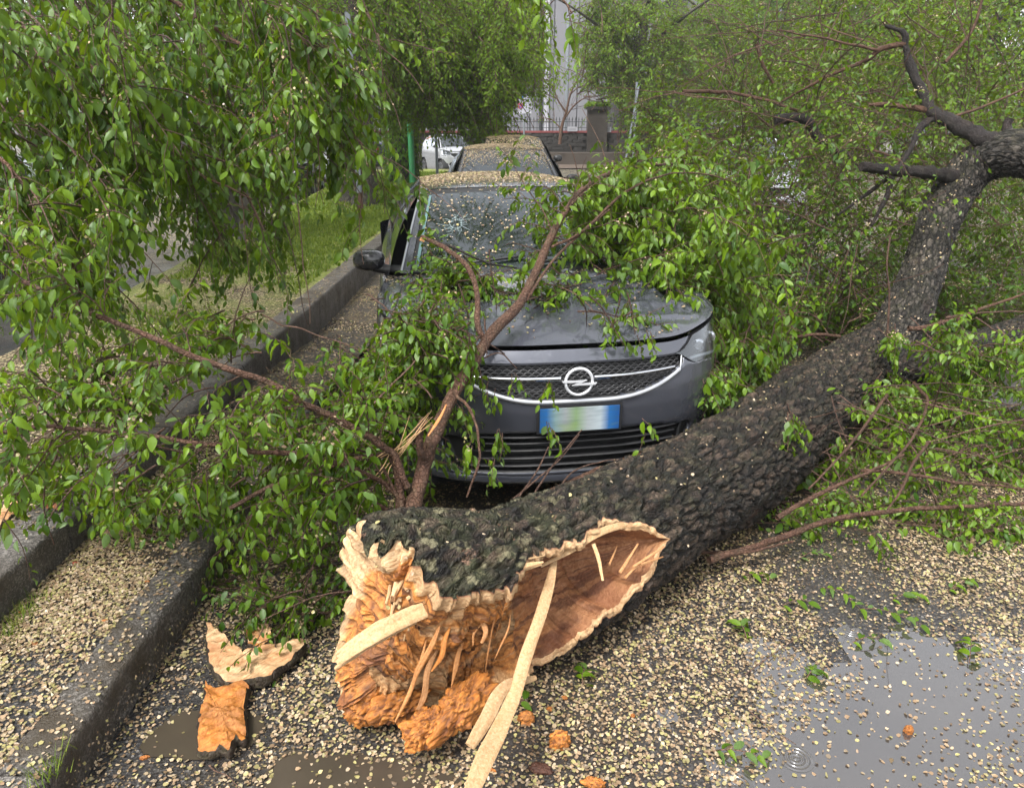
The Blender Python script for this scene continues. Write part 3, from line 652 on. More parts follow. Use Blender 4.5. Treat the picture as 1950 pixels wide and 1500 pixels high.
# ---------------------------------------------------------------- grass on the bed
def blades(mb, n, x0, x1, y0, y1, dens, h0, w0=.004):
    x = RNG.uniform(x0, x1, n); y = RNG.uniform(y0, y1, n); k = RNG.random(n) < dens(x, y); x, y = x[k], y[k]; n = len(x)
    z = bed_z(x, y) - .005; h = h0 * RNG.uniform(.4, 1.3, n) * (1 + y / 12); a = RNG.uniform(0, 2 * np.pi, n); le = RNG.uniform(.2, .8, n) * h; w = w0 * (1 + y / 5)
    B = np.stack([x, y, z], -1); S = np.stack([np.cos(a + 1.57), np.sin(a + 1.57), a * 0], -1) * (w / 1)[:, None]; Dv = np.stack([np.cos(a), np.sin(a), a * 0], -1)
    Mid = B + Dv * (le * .4)[:, None] + np.stack([a * 0, a * 0, h * .6], -1); T = B + Dv * le[:, None] + np.stack([a * 0, a * 0, h], -1)
    V = np.stack([B - S, B + S, Mid + S * .7, Mid - S * .7, T], 1); I = np.arange(n * 5).reshape(n, 5)
    t = np.stack([RNG.random(n), RNG.random(n) * .5, a * 0], -1); mb.add(V.reshape(-1, 3), I[:, [0, 1, 2, 4, 3]], 0, np.repeat(t, 5, 0), False)
leaf_mat('grass', (.07, .13, .014), (.26, .31, .04), .4, .6, .2)
gd = lambda x, y: np.clip(sstep(.50, .44, cover(x, y, 8)) * sstep(3.2, 6, y) + .9 * sstep(7.0, 9.5, y), 0, 1) * (x > BED_X(y) + .35) * in_view(x, y)
g = MB(); blades(g, 80000, -7.2, KX1 - .3, 3.0, 14, gd, .024); blades(g, 26000, -7.2, KX1 - .3, 14, 27, gd, .030, .006)
tag(g.build('grass', M['grass']), 'short yellow green grass growing on the raised bed', 'grass', kind='stuff')
# ---------------------------------------------------------------- the crushed grey hatchback
CP = (.288, 3.036, 0.0); CY = .1557
car = make_car(CP, CY, dict(paint='paint_grey', full=True, name='hatchback_car', mirror='paint_black'), 'dark grey hatchback with a buckled bonnet under fallen elm branches', 'car', 'cars parked in line along the kerb')
R0 = car['root']; mp = car['mp']
def fr(x, z, off=0): return front(u_of_x(np.asarray(x, float)), z, off)
# honeycomb grille
gm = MB(); cw, chh = .036, .0115
for j in range(-1, 14):
    for i in range(-16, 17):
        cx = i * cw + (cw / 2 if j % 2 else 0); cz = .61 + j * chh
        pts = [(cx - cw * .5, cz), (cx - cw * .22, cz + chh * .62), (cx + cw * .22, cz + chh * .62), (cx + cw * .5, cz)]
        for a, b_ in zip(pts[:-1], pts[1:]):
            ok = all(abs(q[0]) < .50 and .006 + float(grille_low(q[0])) < q[1] < .768 for q in (a, b_))
            if ok:
                A = fr(a[0], a[1], -.018); B_ = fr(b_[0], b_[1], -.018); gm.tube([A, B_], .0027, 3, 0, cap=False)
xs = np.linspace(-.53, .53, 60)
gm.build('grille', M['grille_plastic'], R0, local=True)
ch = MB(); xs = np.linspace(-.495, .495, 80); zb = grille_low(xs) - .002
P0 = np.stack([fr(xs, zb + .004, .002), fr(xs, zb - .004, .009), fr(xs, zb - .014, .008), fr(xs, zb - .018, -.002)]); ch.grid(P0)
for sg in (-1, 1):
    zz = np.linspace(.705, .762, 8); xx = sg * (.492 + .014 * np.linspace(0, 1, 8)); ch.tube(fr(xx, zz, .004), .004, 5)
ch.build('grille_trim', M['satin'], R0, local=True)
for (a, b_) in ((-.455, -.075), (.075, .465)):
    c = MB(); xs = np.linspace(a, b_, 24); zc = .708 + .012 * (np.abs(xs) / .46) ** 2; th = .0085 * (1 - .45 * np.abs(xs) / .5)
    c.grid(np.stack([fr(xs, zc + th, -.004), fr(xs, zc + th, .006), fr(xs, zc - th, .006), fr(xs, zc - th, -.004)])); c.build('grille_bar', M['chrome'], R0, local=True)
em = MB(); a = np.linspace(0, 2 * np.pi, 41); P = np.stack([.060 * np.cos(a), 0 * a - .018, .700 + .060 * np.sin(a)], -1)
for rr in (0,): em.tube(P, .0068, 8, 0, cap=False)
bolt = np.array([(-.078, .0085), (.034, .0085), (.004, -.0045), (.078, -.0045), (.070, -.0135), (-.034, -.0135), (-.002, .000), (-.072, .000)])
f_ = np.c_[bolt[:, 0], np.full(8, -.030), .700 + bolt[:, 1]]; k_ = f_ + [0, .008, 0]
for q in ([0, 1, 6, 7], [1, 2, 6], [6, 2, 5], [2, 3, 4, 5]): em.add(f_[q], [list(range(len(q)))], 0, None, False)
for i in range(8): em.add([f_[i], f_[(i + 1) % 8], k_[(i + 1) % 8], k_[i]], [[0, 1, 2, 3]], 0, None, False)
em.tube([[0, -.02, .70], [0, .06, .70]], .012, 8, 1); em.build('emblem', [M['emblem_metal'], M['plastic']], R0, local=True)
pl = MB(); pl.box((0, 0, 0), (.36, .006, .11)); o = pl.build('number_plate', M['plate'], R0, local=True); o.location = (.01, -.014, .525)
pl = MB(); pl.box((.01, -.006, .525), (.385, .010, .128)); pl.build('plate_holder', M['plastic'], R0, local=True)
for k, z0 in enumerate((.290, .325, .360, .395, .428)):
    w_ = .50 - .0 * k; c = MB(); xs = np.linspace(-w_, w_, 30); c.grid(np.stack([fr(xs, z0 + .006 + 0 * xs, -.03), fr(xs, z0 + .003 + 0 * xs, .0), fr(xs, z0 - .003 + 0 * xs, .0), fr(xs, z0 - .006 + 0 * xs, -.03)])); c.build('intake_slat', M['plastic'], R0, local=True)
lip = MB(); xs = np.linspace(-.70, .70, 50); G = np.stack([fr(xs, .245 + .02 * xs ** 2, .004), fr(xs, .222 + .02 * xs ** 2, .03), fr(xs, .208 + .02 * xs ** 2, .03), fr(xs, .195 + .02 * xs ** 2, .0)]); lip.grid(G); lip.build('front_lip', M['paint_grey'], R0, local=True)
# cracked windscreen: radial and ring cracks around the hit and broken corner; the left cluster paints a white reflection
cr = MB()
def sh_w(u, v): P = shield(np.asarray(u, float), np.asarray(v, float)); P[..., 2] += .004; P[..., 1] -= .004; return mp(P)
for (cu, cv, R_, n_) in ((-.60, .50, .15, 30), (.50, .30, .36, 40), (.62, .50, .26, 30)):
    for k in range(n_):
        a = 2 * np.pi * k / n_ + RNG.uniform(-.1, .1); L = R_ * RNG.uniform(.4, 1); t = np.linspace(0.04, L, 7); j = np.cumsum(RNG.normal(0, .010, 7))
        u = cu + t * np.cos(a) + j; v = cv + t * np.sin(a) + j[::-1] * .6; k_ = (u < .92) & (v > .03) & (v < .93) & (u > -.92)
        if k_.sum() > 2: cr.tube(sh_w(u[k_], v[k_]), RNG.uniform(.0004, .0010), 3, 0, cap=False)
    for rr in (.05, .09, .14, .2):
        if rr < R_ * .6:
            a = np.linspace(0, 2 * np.pi, 22); q = rr * (1 + RNG.normal(0, .12, 22)); u = cu + q * np.cos(a); v = cv + q * np.sin(a); k_ = (u < .92) & (v > .03)
            if k_.all(): cr.tube(sh_w(u, v), .0009, 3, 0, cap=False)
o = cr.build('cracks_and_reflection', M['crack_reflection'], R0, local=True); o['kind'] = 'stuff'
te = MB(); vv = np.linspace(.06, .90, 12); te.grid(np.stack([sh_w(np.full(12, -.893), vv), sh_w(np.full(12, -.868), vv)])); te.build('windshield_edge', M['teal_edge'], R0, local=True)
# seeds on the car
s = MB()
P, N = car_points(car, roof, 9500, v=(0, 1), dens=lambda u, v: .25 + .75 * sstep(.02, .22, v + .06 * (RNG.random(len(u)) - .5))); seeds_mesh(s, P, N, .015, 6)
P, N = car_points(car, shield, 620, u=(-.95, .95), dens=lambda u, v: .35 + .65 * sstep(.0, .6, v)); seeds_mesh(s, P, N, .014, 6, .15)
P, N = car_points(car, hood, 1900, dens=lambda u, v: .10 + .9 * sstep(.35, .8, v)); seeds_mesh(s, P, N, .014, 6, .2)
P, N = car_points(car, hatch, 1200); seeds_mesh(s, P, N, .015, 5)
tag(s.build('fallen_seeds', M['seed']), 'elm seeds stuck on the roof, windscreen and bonnet of the crushed hatchback', 'seeds', kind='stuff')
# ---------------------------------------------------------------- other cars
c2 = make_car((.05, 9.3, 0), .09, dict(paint='paint_dark', y=[0, .95, 1.7, 3.7, 4.3], W=1.76, H=1.53, seats=True), 'dark estate car with seed covered roof parked behind the crushed hatchback', 'car', 'cars parked in line along the kerb')
s = MB(); P, N = car_points(c2, roof, 14000); seeds_mesh(s, P, N, .018, 4); P, N = car_points(c2, shield, 2500, v=(.35, 1), dens=lambda u, v: sstep(.3, .75, v)); seeds_mesh(s, P, N, .018, 4); P, N = car_points(c2, hood, 2500); seeds_mesh(s, P, N, .018, 4)
tag(s.build('fallen_seeds', M['seed']), 'thick layer of elm seeds on the second parked car', 'seeds', kind='stuff')
c3 = make_car((.15, 15.2, 0), .07, dict(paint='paint_black', H=1.62, W=1.80, y=[0, 1.0, 1.75, 4.0, 4.5]), 'black tall car parked third in line along the kerb', 'car', 'cars parked in line along the kerb')
s = MB(); P, N = car_points(c3, roof, 8000); seeds_mesh(s, P, N, .022, 4); P, N = car_points(c3, shield, 2500, v=(.2, 1)); seeds_mesh(s, P, N, .022, 4)
tag(s.build('fallen_seeds', M['seed']), 'elm seeds covering the roof of the third parked car', 'seeds', kind='stuff')
c4 = make_car(at(880, 334, z=0), .50, dict(paint='paint_silver', y=[0, .52, 1.05, 2.3, 2.55], W=1.52, H=1.55, wy=[.42, 2.18], wr=.29, glass='glass', seats=True), 'small silver two seat city car beyond the seed covered cars', 'car')
c5 = make_car(at(800, 315, z=0) + [-1.2, 2.5, 0], 2.75, dict(paint='paint_blue', H=1.5), 'dark blue car with red tail lamp parked behind the silver city car', 'car')
c6 = make_car(at(560, 385, z=0) + [-.35, -.3, 0], .15, dict(paint='paint_green', H=1.50, seats=True), 'dark green car parked on the far side of the grass bed', 'car', 'cars parked beyond the grass bed')
c7 = make_car((-7.0, 7.4, 0), .0, dict(paint='paint_black'), 'black car with alloy wheels half hidden behind the hanging elm leaves', 'car', 'cars parked beyond the grass bed')
c8 = make_car((-5.9, 25.6, 0), .15, dict(paint='paint_silver'), 'silver car parked beyond the dark green one', 'car', 'cars parked beyond the grass bed')
c9 = make_car((6.5, 19.5, 0), -.10, dict(paint='paint_white', H=1.55), 'white car showing through the crown of the fallen elm', 'car', 'cars parked across the road')
c10 = make_car((4.4, 13.2, 0), -.08, dict(paint='paint_silver'), 'silver car close behind the fallen crown', 'car', 'cars parked across the road')
# ---------------------------------------------------------------- wall, fence, pier
simple('wall_stone', (.024, .021, .019), .8, 0, .55, .8, 12, vscale=3); simple('pier_stone', (.036, .028, .022), .8, 0, .5, .8, 14, vscale=4); simple('red_band', (.17, .04, .04), .7, 0, .35)
simple('low_wall', (.055, .043, .034), .8, 0, .45, .6, 10, vscale=1.2); simple('iron', (.035, .038, .042), .5, .3, .2); simple('pave_far', (.10, .075, .058), .5, 0, .25, .3, 8, vscale=1.5)
simple('facade', (.15, .15, .165), .8, 0, .12, .15, 6, vscale=.8); simple('facade_white', (.32, .32, .35), .7, 0, .08); simple('dark_wall', (.035, .032, .034), .8, 0, .4, .3, 4)
simple('orange_wall', (.30, .13, .08), .8, 0, .15); simple('steel_grey', (.22, .24, .26), .4, .6, .2); simple('green_paint', (.03, .20, .07), .4, 0, .2); simple('rust', (.09, .045, .03), .8, 0, .3)
WY = 40.0
wl = empty('stone_wall', (0, WY, 0), 'long dark stone boundary wall with a red coping across the end of the street', 'wall')
rows = [(.55 + .165 * k, .165) for k in range(6)]
wm = MB(); wm.box((-3, WY + .30, .80), (44, .40, 1.50)); wm.build('wall_core', M['wall_stone'], wl)
base_me = []
for v in range(6):
    mb = MB(); mb.box((0, 0, 0), (.46 + .05 * (v % 3), .10, .155), j=.008); o_ = mb.build('stone', M['wall_stone']); base_me.append(o_.data); bpy.data.objects.remove(o_)
cnt = 0
for r_, (z0, hh) in enumerate(rows):
    x = 1.0 - (.25 if r_ % 2 else 0)
    while x < 9.5 and cnt < 290:
        if abs(x - 4.35) > .62:
            o_ = link('stone', base_me[random.randrange(6)], wl); o_.location = (x, .06 + random.uniform(-.015, .015), z0 + .08); cnt += 1
        x += .53
mb = MB(); mb.box((-3, WY + .24, 1.60), (44, .5, .10)); mb.build('coping', M['red_band'], wl)
fm = MB()
x = -25.
while x < 19:
    if abs(x - 4.35) > .62:
        fm.tube([[x, WY + .25, 1.65], [x, WY + .25, 2.18]], .014, 4, 0); fm.tube([[x, WY + .25, 2.17], [x, WY + .25, 2.32]], [.032, .002], 4, 0)
    x += .155
fence = empty('iron_fence', (0, WY + .25, 1.65), 'black spiked iron fence standing on the dark stone wall', 'fence')
mb = MB(); mb.box((-3, WY + .25, 1.80), (44, .03, .03)); mb.build('rail', M['iron'], fence)
mb = MB(); mb.box((-3, WY + .25, 2.08), (44, .03, .03)); mb.build('rail', M['iron'], fence)
fx = MB(); fx.tube([[0, 0, 0], [0, 0, .52]], .016, 5); fx.tube([[0, 0, .51], [0, 0, .68]], [.040, .002], 5); o_ = fx.build('fence_bar', M['iron']); fme = o_.data; bpy.data.objects.remove(o_)
x = -20.
while x < 12:
    if abs(x - 4.35) > .6: o_ = link('fence_bar', fme, fence); o_.location = (x, 0, 0)
    x += .165
pr = empty('stone_pier', (4.35, WY, 0), 'square dark stone gate pier with moss on its cap', 'pier')
mb = MB(); mb.box((4.35, WY + .1, 1.35), (1.0, .9, 2.7), j=.01); mb.build('shaft', M['pier_stone'], pr)
mb = MB(); mb.box((4.35, WY + .1, 2.72), (1.25, 1.15, .14), j=.01); mb.build('cap', M['wall_stone'], pr)
mb = MB(); 
x = RNG.uniform(3.8, 4.9, 500); y = RNG.uniform(WY - .4, WY + .6, 500); P = np.stack([x, y, 2.80 + RNG.uniform(0, .14, 500)], -1); a = RNG.normal(0, .09, (500, 3, 3)); mb.add((P[:, None] + a).reshape(-1, 3), np.arange(1500).reshape(-1, 3), 0, np.repeat(RNG.random((500, 3)), 3, 0) * [1, .2, 0], False)
o = mb.build('moss', M['leaf_far'], pr); o['kind'] = 'stuff'
lw = MB(); X, Z = np.meshgrid(np.linspace(-6, 22, 60), np.linspace(0, .60, 8)); G = np.stack([X, np.full_like(X, WY - 1.2) - .03 * (fbm(np.stack([X, Z, X * 0], -1) * 3, 3)), Z], -1); lw.grid(G); lw.grid(np.stack([np.stack([X[0], X[0] * 0 + WY - 1.2, X[0] * 0 + .60], -1), np.stack([X[0], X[0] * 0 + WY, X[0] * 0 + .62], -1)])); 
tag(lw.build('low_wall', M['low_wall']), 'low stained retaining wall in front of the dark stone wall', 'wall')
patch('pavement', -6, 24, WY - 5.0, WY - 1.2, 20, 6, lambda X, Y: X * 0 + .05, M['pave_far'])
# plates hung on the fence
for (px, py, w_, h_, t_) in ((1148, 247, .85, .26, 'white oblong board on the fence right of the pier'), (1090, 246, .50, .22, 'small cream board on the fence left of the pier')):
    c = at(px, py, Y=WY - .05); b_ = MB(); b_.box(c, (w_, .03, h_)); b_.box(c + [0, -.017, .03], (w_ * .8, .004, .018), 1); b_.box(c + [0, -.017, -.03], (w_ * .7, .004, .018), 1); tag(b_.build('notice_board', [M['facade_white'], M['steel_grey']]), t_, 'board')
# ---------------------------------------------------------------- buildings
bl = empty('pale_building', (6, 54, 0), 'tall pale grey building with white vertical joints behind the wall', 'building')
x0, x1 = float(at(950, 200, Y=54)[0]), float(at(1122, 200, Y=54)[0])
k = 0; x = x0 - 6
while x < x1 - .2:
    w_ = 1.62; mb = MB(); 
    for j in range(5):
        pass
    mb.box((x + w_ / 2, 54.1 + random.uniform(-.02, .02), 9), (w_ - .06, .2, 18)); mb.build('wall_panel', M['facade'], bl); x += w_
mb = MB(); mb.box((x0 + 1, 54.3, 9), (x1 - x0 + 14, .2, 18)); mb.build('wall', M['facade'], bl)
for px in (1040,):
    xx = float(at(px, 200, Y=53.9)[0]); mb = MB(); mb.box((xx, 53.9, 9), (.34, .12, 18)); mb.build('white_strip', M['facade_white'], bl)
    mb = MB(); mb.tube([[xx - .38, 53.85, 0], [xx - .38, 53.85, 18]], .10, 8); mb.build('downpipe', M['iron'], bl)
xx = float(at(1078, 200, Y=53.9)[0]); mb = MB(); mb.box((xx, 53.95, 9), (.16, .1, 18)); mb.build('joint', M['steel_grey'], bl)
b2 = empty('grey_building', (16, 58, 0), 'grey building block seen between the far tree crowns', 'building'); mb = MB(); mb.box((16.5, 58, 8), (15, 1, 16)); mb.build('wall', M['facade'], b2)
for i in range(4):
    for j in range(3): mb = MB(); mb.box((11.5 + i * 3.3, 57.47, 3.4 + j * 3.6), (1.3, .06, 1.9)); wn = mb.build('window', M['dark_wall'], b2); mb = MB(); mb.box((11.5 + i * 3.3, 57.43, 3.4 + j * 3.6 - 1.0), (1.6, .12, .12)); mb.build('sill', M['facade_white'], wn)
b3 = empty('dark_annex', (8, 46, 0), 'low dark outbuilding behind the pier', 'building'); mb = MB(); mb.box((8.6, 46.4, 2.2), (5.6, 3, 4.4)); mb.build('wall', M['dark_wall'], b3); mb = MB(); mb.box((8.6, 46.2, 4.5), (6.0, 3.6, .25)); mb.build('roof', M['wall_stone'], b3)
mb = MB(); mb.box((7.2, 44.87, 1.9), (1.1, .06, 2.2)); mb.build('door', M['iron'], b3)
b4 = empty('orange_building', (-14, 62, 0), 'orange plastered building glimpsed between the left trunks', 'building'); mb = MB(); mb.box((-14, 62.5, 7), (22, 1, 14)); mb.build('wall', M['orange_wall'], b4)
for i in range(6):
    for j in range(3): mb = MB(); mb.box((-23 + i * 3.6, 61.96, 4.6 + j * 3.4), (1.2, .08, 1.9)); mb.build('window', M['dark_wall'], b4)
# ---------------------------------------------------------------- poles and signs
def pole(base, h, r, m, label, lean=(0, 0), cat='pole', group=None, cap=True, foot=None):
    t = empty('street_pole', base, label, cat, group); b0 = np.array(base); top = b0 + [lean[0], lean[1], h]
    mb = MB(); mb.tube([b0 + (top - b0) * (.0 if foot is None else foot / h), top], r, 10); mb.build('shaft', M[m], t)
    if foot: mb = MB(); mb.tube([b0, b0 + (top - b0) * foot / h], r * 1.04, 10); mb.build('foot', M['rust'], t)
    if cap: mb = MB(); mb.tube([top, top + [0, 0, r * .6]], [r * 1.1, r * .5], 10); mb.build('pole_cap', M['iron'], t)
    return t
pole(at(688, 415, z=.3), 3.15, .045, 'steel_grey', 'grey steel pole with rusty foot in the grass before two trunks', foot=.42)
pole(at(613, 352, z=.3), 1.75, .05, 'steel_grey', 'short grey post beside the dark green car')
pole(at(786, 349, z=.3), 4.6, .085, 'green_paint', 'green painted pole in front of the ivy covered trunk')
pole(at(833, 340, z=.3), 3.0, .045, 'steel_grey', 'thin grey pole before the silver city car', cap=False)
sg_ = empty('parking_sign', at(998, 312, z=0), 'white parking sign with blue square and no stopping disc on a thin pole', 'sign'); b0 = at(998, 312, z=0)
SY = 33.0; b0 = np.array([float(at(998, 230, Y=SY)[0]), SY, 0]); sg_.location = b0
mb = MB(); mb.tube([b0, b0 + [0, 0, 3.35]], .035, 8); mb.build('pole', M['steel_grey'], sg_)
c = b0 + [0, -.05, 2.78]; mb = MB(); mb.box(c, (.60, .02, .88)); mb.build('plate', M['facade_white'], sg_)
simple('sign_blue', (.03, .14, .42), .4, 0, .1); simple('sign_red', (.45, .05, .06), .4, 0, .1)
mb = MB(); mb.box(c + [-.15, -.014, .26], (.22, .006, .24)); mb.build('blue_square', M['sign_blue'], sg_)
mb = MB(); q_ = c + [-.17, -.020, .26]; mb.box(q_ + [-.03, 0, 0], (.03, .004, .16)); ar = np.linspace(-math.pi / 2, math.pi / 2, 9); mb.tube(np.vstack([q_ + [-.02, 0, -.005], np.stack([.02 + .04 * np.cos(ar), 0 * ar, .035 + .038 * np.sin(ar)], -1) + q_, q_ + [-.02, 0, .073]]), .013, 4); mb.build('letter_mark', M['facade_white'], sg_)
mb = MB(); a = np.linspace(0, 2 * np.pi, 25); mb.add(np.vstack([np.stack([.105 * np.cos(a), 0 * a, .105 * np.sin(a)], -1) + c + [-.15, -.014, -.14]]), [list(range(24))], 0, None, False); mb.build('blue_disc', M['sign_blue'], sg_)
mb = MB(); mb.tube(np.stack([.105 * np.cos(a), 0 * a, .105 * np.sin(a)], -1) + c + [-.15, -.018, -.14], .016, 5, cap=False)
for s1 in (-1, 1): mb.tube(np.array([[-.07, 0, -.07 * s1], [.07, 0, .07 * s1]]) + c + [-.15, -.018, -.14], .013, 5)
mb.build('red_ring', M['sign_red'], sg_)
for dz in (.02, -.06, -.14, -.22, -.30, .12): mb = MB(); mb.box(c + [.13, -.013, dz], (.24 - abs(dz) * .2, .004, .022)); mb.build('text_line', M['steel_grey'], sg_)
pA = at(1196, 306, Y=22); pB = at(1206, 306, Y=22)
pole((pB[0], 22, 0), 2.95, .032, 'steel_grey', 'thin grey sign post standing upright of the crossed pair', lean=(-.02, 0), group='crossed thin posts', cap=False)
pole((float(at(1182, 340, Y=21.9)[0]), 21.9, 0), 2.85, .032, 'steel_grey', 'thin grey post leaning against the upright one', lean=(.38, .05), group='crossed thin posts', cap=False)
# ---------------------------------------------------------------- the fallen elm: trunk
ft = empty('fallen_tree', (-.30, 1.80, 0), 'uprooted elm lying across the road with split orange rotten butt and green crown', 'tree')
AX = np.array([[*at(705, 1325, z=.22), .20], [*at(852, 1182, z=.29), .288], [*at(965, 1118, z=.28), .270], [*at(1120, 1048, z=.265), .245], [*at(1260, 965, z=.255), .232], [*at(1400, 886, z=.25), .228],
               [*at(1530, 784, z=.245), .226], [*at(1625, 705, z=.24), .200], [*at(1695, 648, z=.26), .175]])
def frames(C):
    T = nrm(np.gradient(C[:, :3], axis=0)); N1 = nrm(np.cross(T, [0, 0, 1.])); N2 = np.cross(N1, T); return T, N1, N2
def bark_disp(P, s, cs, sn, R, amp=1.0, cell=(.12, .048)):
    q = np.stack([s / cell[0], cs * R / cell[1], sn * R / cell[1]], -1); q = q + .8 * (fbm(np.stack([s, cs * R, sn * R], -1) * 12, 3, 2)[..., None] - .5)
    f1, f2, cid = worley(q, 3); e = np.clip(f2 - f1, 0, 1); plate = sstep(.02, .20, e)
    lo = fbm(np.stack([s * 3, cs * R * 6, sn * R * 6], -1), 3, 7) - .5; hi = fbm(np.stack([s * 30, cs * R * 45, sn * R * 45], -1), 3, 8) - .5
    f3, f4, _ = worley(q * 2.3 + 7, 13); d = amp * (plate * (.013 + .006 * cid) + hi * .016 + sstep(.03, .3, f4 - f3) * plate * .005) + lo * .055
    return d, plate * (.45 + .55 * cid) * (1 + .5 * hi)
def tube_bark(mb, ctrl, ns, nt, amp=1., th=None, cell=(.085, .042), moss=None, mat=0, s0=0.0, warp=None):
    C = crom(ctrl, ns); T, N1, N2 = frames(C); s = np.r_[0, np.cumsum(np.linalg.norm(np.diff(C[:, :3], axis=0), axis=1))]
    t = np.linspace(0, 2 * np.pi, nt, endpoint=False)[None] + np.zeros((ns, 1)); cs, sn = np.cos(t), np.sin(t); R = C[:, 3:4] + 0 * t
    d, h = bark_disp(None, s[:, None] + s0 + 0 * t, cs, sn, R, amp, cell)
    rr = R + d; P = C[:, None, :3] + rr[..., None] * (cs[..., None] * N1[:, None] + sn[..., None] * N2[:, None])
    mo = np.clip(sn, 0, 1) * (moss if moss is not None else .3) + 0 * t
    mb.grid(P, mat, np.stack([np.clip(h, 0, 1), mo, h * 0], -1), close=True); mb.rest = np.stack([(s[:, None] + s0 + 0 * t) / cell[0], cs * R / cell[1], sn * R / cell[1]], -1); return C, P
NS, NT = 640, 210
L_tot = float(np.sum(np.linalg.norm(np.diff(crom(AX, 200)[:, :3], axis=0), axis=1)))
# axis sampled more finely near the camera
def axis_at(s):
    C = crom(AX, 1500); cum = np.r_[0, np.cumsum(np.linalg.norm(np.diff(C[:, :3], axis=0), axis=1))]
    return np.stack([np.interp(s, cum, C[:, i]) for i in range(4)], -1)
_C = crom(AX, 1500); _T, _N1, _N2 = frames(_C); _cum = np.r_[0, np.cumsum(np.linalg.norm(np.diff(_C[:, :3], axis=0), axis=1))]
def frame_at(s): return [nrm(np.stack([np.interp(s, _cum, A[:, i]) for i in range(3)], -1)) for A in (_T, _N1, _N2)]
TH_S = np.array([0, .12, .28, .50, .75, .95, 1.10, 1.20, 1.26]) * .90; TH_U = np.radians([78, 52, 42, 47, 55, 56, 50, 36, 20]); TH_L = np.radians([-118, -105, -82, -58, -42, -24, -8, 6, 20])
OPEN_L = 1.134
def th_edges(s):
    w = sstep(OPEN_L, OPEN_L - .2, s)
    n1 = (fbm(np.stack([s * 16, s * 0, s * 0], -1), 4, 40) - .5) * .36 * w; n2 = (fbm(np.stack([s * 18, s * 0 + 5, s * 0], -1), 4, 41) - .5) * .50 * w
    n2 = n2 + (vnoise(np.stack([s * 90, s * 0, s * 0], -1), 4) - .5) * .05 * w; n1 = n1 + (vnoise(np.stack([s * 70, s * 0, s * 0], -1), 14) - .5) * .06 * w
    return np.interp(s, TH_S, TH_U) + n1, np.interp(s, TH_S, TH_L) + n2
def butt_off(t):
    return -.02 + .23 * sstep(-.7, .7, np.sin(t)) + .10 * (fbm(np.stack([np.cos(t) * 4, np.sin(t) * 4, t * 0], -1), 4, 55) - .35) + .06 * (vnoise(np.stack([np.cos(t) * 16, np.sin(t) * 16, t * 0], -1), 56) - .5)
def place(s, t, r):
    C = axis_at(s); T, A, B = frame_at(s); return C[..., :3] + r[..., None] * (np.cos(t)[..., None] * A + np.sin(t)[..., None] * B)
def r_out(s, t):
    C = axis_at(s)[..., 3]; # flare and collar of the butt
    knot = .13 * np.exp(-((s - .22) / .14) ** 2) * np.exp(-((np.angle(np.exp(1j * (t - 1.9)))) / .75) ** 2)
    dip = -.035 * np.exp(-((s - .62) / .14) ** 2) * np.exp(-((t - 1.57) / .8) ** 2)
    return C + knot + dip
s_lin = np.linspace(0, 1, NS) ** 1.35 * (L_tot - .01); up, lo_ = th_edges(s_lin)
closed = s_lin > OPEN_L; up = np.where(closed, np.radians(20), up); lo_ = np.where(closed, np.radians(20), lo_)
W = np.linspace(0, 1, NT)[None]; TH = up[:, None] + (lo_ + 2 * np.pi - up)[:, None] * W; S = s_lin[:, None] + butt_off(TH) * np.exp(-s_lin[:, None] / .22)
RR = r_out(S, TH); cs, sn = np.cos(TH), np.sin(TH); d, h = bark_disp(None, S, cs, sn, RR)
edge_fade = np.minimum(W, 1 - W) * (2 * np.pi); d = d * np.where(closed[:, None], 1, sstep(0, .06, edge_fade) * .5 + .5)
POUT = place(S, TH, RR + d); tb = MB(); moss = (.25 + 1.5 * np.exp(-((S - .28) / .46) ** 2)) * np.clip(sn + .25, 0, 1)
tb.grid(POUT, 0, np.stack([np.clip(h, 0, 1), np.clip(moss, 0, 1), h * 0], -1)); tb.build('trunk', M['bark'], ft, rest=np.stack([S / .12, cs * RR / .048, sn * RR / .048], -1))
# shell of pale sapwood: torn rim between the bark and the hollow
CREAM = np.array([.57, .41, .235]); TAN = np.array([.47, .27, .13]); ORANGE = np.array([.50, .205, .042]); RED = np.array([.27, .105, .055]); DARKR = np.array([.12, .05, .03]); CREAM2 = np.array([.62, .42, .22])
io = s_lin < OPEN_L + .02; n_o = int(io.sum())
def inner_col(s, t):
    n = fbm(np.stack([s * 9, np.cos(t) * 6, np.sin(t) * 6], -1), 4, 64)[..., None]; k = sstep(.82, .50, s + .25 * (fbm(np.stack([s * 4, t, t * 0], -1), 3, 66) - .5))[..., None]
    a = RED * (1 - n) + TAN * n * .9; b_ = ORANGE * (.45 + .9 * n) + TAN * .18
    c = a * (1 - k) + b_ * k; g = sstep(.60, .70, fbm(np.stack([s * 7, np.cos(t) * 16, np.sin(t) * 16], -1), 3, 67))[..., None]; c = c * (1 - g * .5) + CREAM * g * .5 * k + c * g * .5 * (1 - k)
    dk = sstep(.50, .36, fbm(np.stack([s * 14, np.cos(t) * 11, np.sin(t) * 11], -1), 4, 68))[..., None]; return c * (1 - dk * .75) + DARKR * dk * .75
si = s_lin[:n_o]; NW = 420; Wi = np.linspace(0, 1, NW)
EU, EL = POUT[:n_o, 0], POUT[:n_o, -1]; mid_t = (up[:n_o] + lo_[:n_o]) / 2; Tn, Na, Nb = frame_at(si); inw = -(np.cos(mid_t)[:, None] * Na + np.sin(mid_t)[:, None] * Nb)
depth = np.interp(si, [0, .14, .28, .44, .60, .76, .90, 1.01, 1.08, OPEN_L + .03], [.02, .02, .03, .065, .16, .23, .225, .165, .09, 0.])
